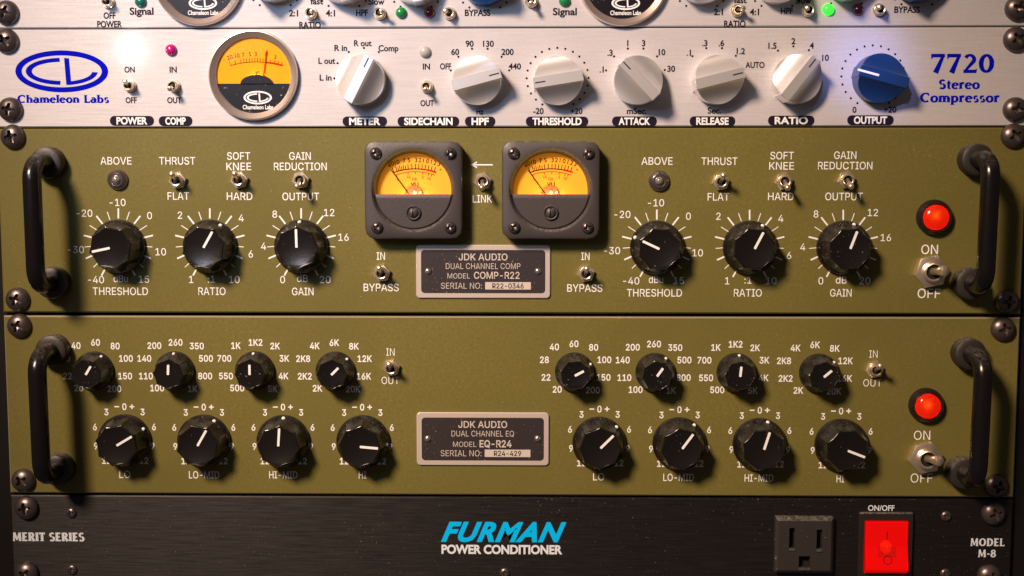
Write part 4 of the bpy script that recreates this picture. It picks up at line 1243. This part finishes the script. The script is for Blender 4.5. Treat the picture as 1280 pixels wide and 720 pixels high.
    mh.lathe([(0.7, hd + 0.45), (0.5, hd + 0.8)], 12, cx=3.0, cz=-1.0)
    mh.build('movement', o, smooth=40)
    mn = MB().use(DIALINK)
    mn.tube([(-2.6, hd + 1.4, -1.6), (-10.6, hd + 1.4, 9.4)], 0.24, 8)
    mn.build('needle', o)
    for (x, z) in ((-17.2, 17.0), (17.2, 17.0), (-16.9, -17.2), (17.0, -17.2)):
        s_ = screw_mesh(2.75, 2.0, METERM, 1.7, name='screw') if not vu_meter.screw else dup(vu_meter.screw, o)
        if not vu_meter.screw:
            vu_meter.screw = s_
            s_.data.materials[0] = mat('meter_screw_steel', (0.10, 0.085, 0.085), 0.3, 0.7, grain=0.1)
        s_.parent = o
        s_.location = (x * .001, -(T + 0.02) * .001, z * .001)
        s_.rotation_euler = (0, x * 0.9 + z, 0)
    ma = MB().use(METERM)
    ma.lathe([(3.4, T - 0.6), (3.4, T + 0.3), (3.1, T + 0.6), (2.7, T + 0.3), (2.6, T - 0.2)], 32)
    ma.build('screw_collar', o, (0, -10.4), smooth=35)
    sl = screw_mesh(2.3, 1.5, METERM, 1.5, slot=True, name='adjusting_screw')
    sl.parent = o
    sl.location = (0, -(T - 0.2) * .001, -10.4 * .001)
    return o
vu_meter.screw = None
VU = Kind(vu_meter)
for x in (518.8, 688):
    o = VU.at(Cc, x, 237.5)
    lx, lz = P(x, 237.5)
    # the small dial lamp behind the lower cover
    lamp('meter_lamp', 'POINT', (lx * .001, -0.0060, (lz - 5.0) * .001), 0.008, (1.0, 0.75, 0.25), None, 0.0015)

def nameplate(parent, cx, cy, wpx, hpx, model, serial):
    x, z = P(cx, cy)
    sx, sz = SC(cx, cy)
    hw, hh = wpx * sx / 2, hpx * sz / 2
    mb = MB().use(NAMEALU)
    q0, q1 = rrect(0, 0, hw, hh, 1.8), rrect(0, 0, hw - .3, hh - .3, 1.6)
    mb.loops([lift(q0, 0.02), lift(q0, 0.75), lift(q1, 1.0)], False, True)
    mb.use(NAMEBLACK)
    mb.poly(rrect(0, 0, hw - 6.3 * sx, hh - 6.3 * sz, 1.7), 1.06)
    o = mb.build('nameplate', parent, (x, z))
    org = (x, z)
    mt = MB().use(PLATEINK)
    k = dict(org=org, h=1.12)
    text(mt, 'JDK AUDIO', cx, cy - 18.3, 8.2, width=61, bold=0.010, **k)
    text(mt, 'DUAL CHANNEL ' + ('COMP' if 'COMP' in model else 'EQ'), cx, cy - 6.9, 7.2, width=93 if 'COMP' in model else 78, bold=-0.003, **k)
    if 'COMP' in model:
        text(mt, 'MODEL', cx - 30.5, cy + 5.3, 6.4, width=28, bold=-0.003, **k)
        text(mt, model, cx + 17, cy + 4.6, 8.4, width=57, bold=0.010, **k)
    else:
        text(mt, 'MODEL', cx - 22.5, cy + 6.4, 6.4, width=29, bold=-0.003, **k)
        text(mt, model, cx + 16, cy + 5.8, 8.4, width=40, bold=0.018, **k)
    text(mt, 'SERIAL NO:', cx - 27, cy + 17.6, 7.4, width=51, bold=-0.003, **k)
    bx, bz = P(cx + 31, cy + 17.7)
    mt.poly(rrect(bx - x, bz - z, 28.5 * sx, 4.6 * sz, 0.1, 2), 1.10)
    mt.use(DARKINK)
    text(mt, serial, cx + 31, cy + 17.8, 6.2, width=39 if len(serial) > 7 else 34, bold=0.010, org=org, h=1.17)
    mt.build('legend', o, recalc=False)
    for dx in (-68.5, 68.5):
        mr = MB().use(mat('rivet_steel', (0.6, 0.55, 0.5), 0.25, 0.9))
        rx, rz = P(cx + dx, cy - 0.5)
        mr.lathe([(1.6, 1.0), (1.45, 1.5), (1.0, 1.95), (0.4, 2.1)], 20)
        mr.build('rivet', o, (rx - x, rz - z), smooth=60)
    return o
nameplate(Cc, 604, 339.3, 167.5, 66.5, 'COMP-R22', 'R22-0346')

# ================================================================== GREEN EQUALIZER
D = thing('rack_equalizer', 'olive green rack equalizer with sixteen black knobs in two rows', 'equalizer')
fd = faceplate(D, GREEN, (Db[0], Db[1], Dt[1], Dt[0]), cham=0.65, edge_mat=mat('worn_edge_highlight', (0.36, 0.31, 0.22), 0.4, 0.4))  # bare worn edge, its paler colour also paints in the edge highlight
for k, (x, y) in enumerate(((25, 407), (30, 600), (1253, 411), (1245, 607))):
    RACK_SCREW.at(D, x, y, 70 + 61 * k)
handle(D, (69.5, 436.5), (76, 584.5), -1)
handle(D, (1207.5, 440.5), (1200, 588.5), 1)
BW = dict(cap=7.8, bold=0.018, squeeze=0.88)
FREQ = [('20', '22', '28', '40', '60', '80', '100', '150', '200'), ('100', '110', '140', '200', '260', '350', '500', '800', '1K'),
        ('500', '550', '700', '1K', '1K2', '2K', '3K', '4K', '5K'), ('2K', '2K2', '2K8', '4K', '6K', '8K', '12K', '16K', '20K')]
OFF = [(-21, 24), (-35, 9), (-37, -13), (-24.5, -29), (0, -33), (24.5, -28.5), (36, -13), (35, 9), (21.5, 25)]
for cx, cy, f in ((119.5, 461, 0), (219.5, 461, 1), (319.5, 461, 2), (418, 461.3, 3), (717.5, 462.7, 0), (817.5, 463, 1), (919.5, 463.3, 2), (1019, 464, 3)):
    mb = MB().use(WHITEINK)
    for s_, (dx, dy) in zip(FREQ[f], OFF):
        ex = (len(s_) - 2) * 2.0 * (1 if dx > 5 else -1 if dx < -5 else 0)
        text(mb, s_, cx + dx + ex, cy + dy, **BW)
    mb.build('scale', fd, recalc=False)
for cx, cy, s_, wl in ((155.5, 550, 'LO', 14), (254.7, 550.5, 'LO-MID', 38), (353.7, 550.5, 'HI-MID', 35.5), (452.7, 550.7, 'HI', 9.5),
                       (749.3, 553, 'LO', 14), (849.3, 553.7, 'LO-MID', 38.5), (949.7, 554.5, 'HI-MID', 36), (1051.3, 555.5, 'HI', 9.5)):
    mb = MB().use(WHITEINK)
    for t_, dx, dy in (('0', 0, -41.7), ('3', -22.5, -35), ('3', 22.7, -35), ('6', -36.8, -16.3), ('6', 37, -16.3), ('9', -35.5, 7.5), ('9', 35.3, 7.5), ('12', -22.5, 25.7), ('12', 24.5, 25.7)):
        text(mb, t_, cx + dx, cy + dy, **BW)
    for dx in (-9.5, 9.5):
        x, z = P(cx + dx, cy - 41.7)
        mb.poly([(x - 1.15, z - .3), (x + 1.15, z - .3), (x + 1.15, z + .3), (x - 1.15, z + .3)], 0.09)
        if dx > 0:
            mb.poly([(x - .3, z - 1.15), (x + .3, z - 1.15), (x + .3, z + 1.15), (x - .3, z + 1.15)], 0.10)
    mb.build('scale', fd, recalc=False)
    legend(fd, [(s_, cx + 0.5 if cx < 600 else cx - 1, cy + 43, dict(width=wl))], cap=8.8, bold=0.006)
for x, y, a in ((118.5, 463, 58), (219, 463, 87), (319, 463, 90), (419.5, 463.3, 45), (718, 464.5, 28), (818.5, 465, 55), (920, 465.3, 84), (1023, 466, 40)):
    SMALL_KNOB.at(D, x, y, a)
for x, y, a in ((156.5, 550, 31), (255.5, 550.5, 60), (354.5, 551, 86), (454, 551.3, -5), (748.5, 553.3, 45), (848.5, 554, 54), (948.7, 555, 73), (1051, 556, -21)):
    BIG_KNOB.at(D, x, y, a)
for s_, x, y, w_ in (('IN', 488, 440, 10.5), ('OUT', 488, 475.5, 22), ('IN', 1091.7, 442.5, 10.5), ('OUT', 1090.5, 478.5, 23)):
    legend(fd, [(s_, x, y, dict(width=w_))], cap=9.0, bold=-0.003)
TOG_UP.at(D, 489.5, 459)
TOG_UP.at(D, 1092.5, 461)
legend(fd, [('ON', 1152.5, 544, dict(width=20.5))], cap=11.3, bold=-0.003)
legend(fd, [('OFF', 1152, 597.5, dict(width=27.5))], cap=11.3, bold=-0.003)
TOG_BIG.at(D, 1155, 570.8)
lit_red_lamp(D, 1157, 506)
nameplate(D, 603.5, 548.3, 165, 66, 'EQ-R24', 'R24-429')

# ================================================================== BLACK POWER CONDITIONER
E_ = thing('power_conditioner', 'black brushed power conditioner at the bottom with red rocker switch and power outlet', 'power conditioner')
fe = faceplate(E_, BLACKPLATE, (Et[0] - 44, Et[1] - 44, Et[1], Et[0]))
for k, (x, y) in enumerate(((34, 634), (34.5, 716), (1241.5, 641), (1236, 720))):
    RACK_SCREW.at(E_, x, y, 10 + 50 * k)
for k, (x, y) in enumerate(((89.5, 641), (90.5, 712), (1182.5, 645), (1181.5, 717), (631, 716))):
    SMALL_SCREW.at(E_, x, y, 25 + 64 * k)
mb = MB().use(PALEINK)
flare(mb, 'MERIT SERIES', 60.5, 671, 10.5, 90, weight=1.25)
mb.build('legend', fe, recalc=False)
mb = MB().use(PALEINK)
flare(mb, 'MODEL', 1234.2, 677.7, 9.6, 43.5)
flare(mb, 'M-8', 1233.5, 691.7, 9.4, 23)
mb.build('legend', fe, recalc=False)
legend(fe, [('FURMAN', 629.5, 665, dict(width=157, shear=0.42, bold=0.042, spacing=1.13))], CYANINK, cap=22.5, gill=True)
legend(fe, [('POWER CONDITIONER', 627.3, 686.8, dict(width=151))], PALEINK, cap=10.3, bold=0.04, gill=True)
legend(fe, [('ON/OFF', 1101.5, 635, dict(width=33))], PALEINK, cap=6.6, bold=0.018, gill=True)

def outlet(parent):
    cx, cz = P(1003.5, 679)
    sx, sz = SC(1003, 679)
    hw, hh, T = 36 * sx, 34.5 * sz, 4.0
    mb = MB().use(OUTLETM)
    q0, q1 = rrect(0, 0, hw, hh, 0.5, 2), rrect(0, 0, hw - 1.3, hh - 1.5, 0.4, 2)
    mb.loops([lift(q0, 0.02), lift(q0, T - 1.2), lift(q1, T)], False, False)
    # front with three openings, laid out as a grid of cells
    holes = []
    for px0, py0, px1, py1 in ((984, 657, 991.5, 682), (1018, 659, 1025.5, 683), (996, 692, 1010.5, 706)):
        a, b_ = P(px0, py1), P(px1, py0)
        holes.append((a[0] - cx, a[1] - cz, b_[0] - cx, b_[1] - cz))
    xs = sorted({-hw + 1.3, hw - 1.3} | {v for q in holes for v in (q[0], q[2])})
    zs = sorted({-hh + 1.5, hh - 1.5} | {v for q in holes for v in (q[1], q[3])})
    for i in range(len(xs) - 1):
        for j in range(len(zs) - 1):
            mx, mz = (xs[i] + xs[i + 1]) / 2, (zs[j] + zs[j + 1]) / 2
            if any(q[0] < mx < q[2] and q[1] < mz < q[3] for q in holes):
                continue
            mb.poly([(xs[i], zs[j]), (xs[i + 1], zs[j]), (xs[i + 1], zs[j + 1]), (xs[i], zs[j + 1])], T)
    o = mb.build('outlet', parent, (cx, cz))
    for q in holes:
        ms = MB().use(HOLE)
        pts = [(q[0], q[1]), (q[2], q[1]), (q[2], q[3]), (q[0], q[3])]
        ms.loops([lift(pts, 0.3), lift(pts, T - 0.05)], True, False)
        ms.use(OUTLETM)
        # worn lip under the opening
        l = [(q[0] - .35, q[1] - 1.5), (q[2] + .35, q[1] - 1.5), (q[2], q[1]), (q[0], q[1])]
        l2 = [(q[0] - .1, q[1] - 1.2), (q[2] + .1, q[1] - 1.2), (q[2], q[1] - .02), (q[0], q[1] - .02)]
        ms.loops([lift(l, T + 0.02), [(l2[0][0], T + .55, l2[0][1]), (l2[1][0], T + .55, l2[1][1]), (l2[2][0], T + 0.05, l2[2][1]), (l2[3][0], T + .05, l2[3][1])]], False, True)
        ms.build('slot', o)
    return o
outlet(E_)
def rocker(parent):
    cx, cz = P(1106, 682)
    sx, sz = SC(1106, 682)
    mb = MB().use(mat('switch_frame', (0.016, 0.014, 0.014), 0.4, dust=0.7))
    a, b_ = rrect(0, 0, 33.5 * sx, 42 * sz, 0.8, 3), rrect(0, 0, 32.6 * sx, 41 * sz, 0.8, 3)
    c, d = rrect(0, 0, 27.6 * sx, 33 * sz, 0.4, 3), rrect(0, 0, 27.2 * sx, 32.6 * sz, 0.4, 3)
    mb.loops([lift(a, 0.02), lift(a, 1.4), lift(b_, 2.0), lift(c, 2.0), lift(d, -2.4)], False, True)
    o = mb.build('rocker_switch', parent, (cx, cz), smooth=30)
    o['label'] = 'lit red rocker switch'
    hw, hh = 26.5 * sx, 31.8 * sz
    mr = MB().use(ROCKER)
    # side profile: pressed in at the top, standing out at the bottom
    prof = [(hh, -1.5), (hh, 2.6), (hh - 0.5, 3.0), (0.5, 3.2), (-hh + 2.5, 5.4), (-hh + 1.6, 5.3), (-hh, 3.2), (-hh, -1.5)]
    loops = []
    for x, k in ((-hw, 0.0), (-hw, -0.4), (-hw + .4, 0), (hw - .4, 0), (hw, -0.4), (hw, 0)):
        loops.append([(x, h + (k if h > 0 else 0), z) for z, h in prof])
    mr.loops([loops[1], loops[2], loops[3], loops[4]], True, True)
    r = mr.build('rocker', o)
    mn = MB().use(mat('neon_glow', (1, 0.3, 0.1), 0.5, emit=(1.0, 0.09, 0.012), estr=0.9))
    mn.tube([(0.3, 0.6, 2.6), (0.3, 0.6, 1.0), (0.3, 0.6, -2.0), (0.3, 0.6, -3.6)], [1.0, 2.6, 2.6, 1.0], 16)
    mn.build('bulb', o, smooth=60)
    mp_ = MB().use(mat('red_liner', (0.5, 0.004, 0.006), 0.5, emit=(1.0, 0.02, 0.005), estr=0.25))
    mp_.poly(rrect(0, 0, hw - 0.5, hh - 0.5, 0.3, 2), -1.9)
    mp_.build('liner', o, recalc=False)
    mk = MB().use(ROCKERINK)
    def hz(z):
        return 3.0 + (0.2 * (hh - .5 - z) / (hh - 1.0) if z > 0.5 else 0.2 + (0.5 - z) / (hh - 2.0) * 2.2) + 0.05
    zc = 15 * sz
    mk.add([(-.22, hz(zc - 2), zc - 2.0), (.22, hz(zc - 2), zc - 2.0), (.22, hz(zc + 2), zc + 2.0), (-.22, hz(zc + 2), zc + 2.0)], [[0, 1, 2, 3]])
    zc = -14.5 * sz
    vs = []
    for i in range(25):
        t = 2 * pi * i / 24
        for rr in (1.75, 2.15):
            vs.append((0.2 + rr * cos(t), hz(zc + rr * sin(t)), zc + rr * sin(t)))
    mk.add(vs, [[2 * i, 2 * i + 1, 2 * i + 3, 2 * i + 2] for i in range(24)])
    for i in range(11):
        u = -4.2 + 0.84 * i
        z0, z1 = -12 * sz, 4 * sz
        mk.add([(u - .05, hz(z0), z0), (u + .05, hz(z0), z0), (u + .05, hz(0.4), 0.4), (u - .05, hz(0.4), 0.4)], [[0, 1, 2, 3]])
    for i in range(8):
        z = 0.3 - 0.62 * i
        mk.add([(-4.2, hz(z) + .01, z - .05), (4.2, hz(z) + .01, z - .05), (4.2, hz(z) + .01, z + .05), (-4.2, hz(z) + .01, z + .05)], [[0, 1, 2, 3]])
    mk.build('marks', r, recalc=False)
    return o
rocker(E_)
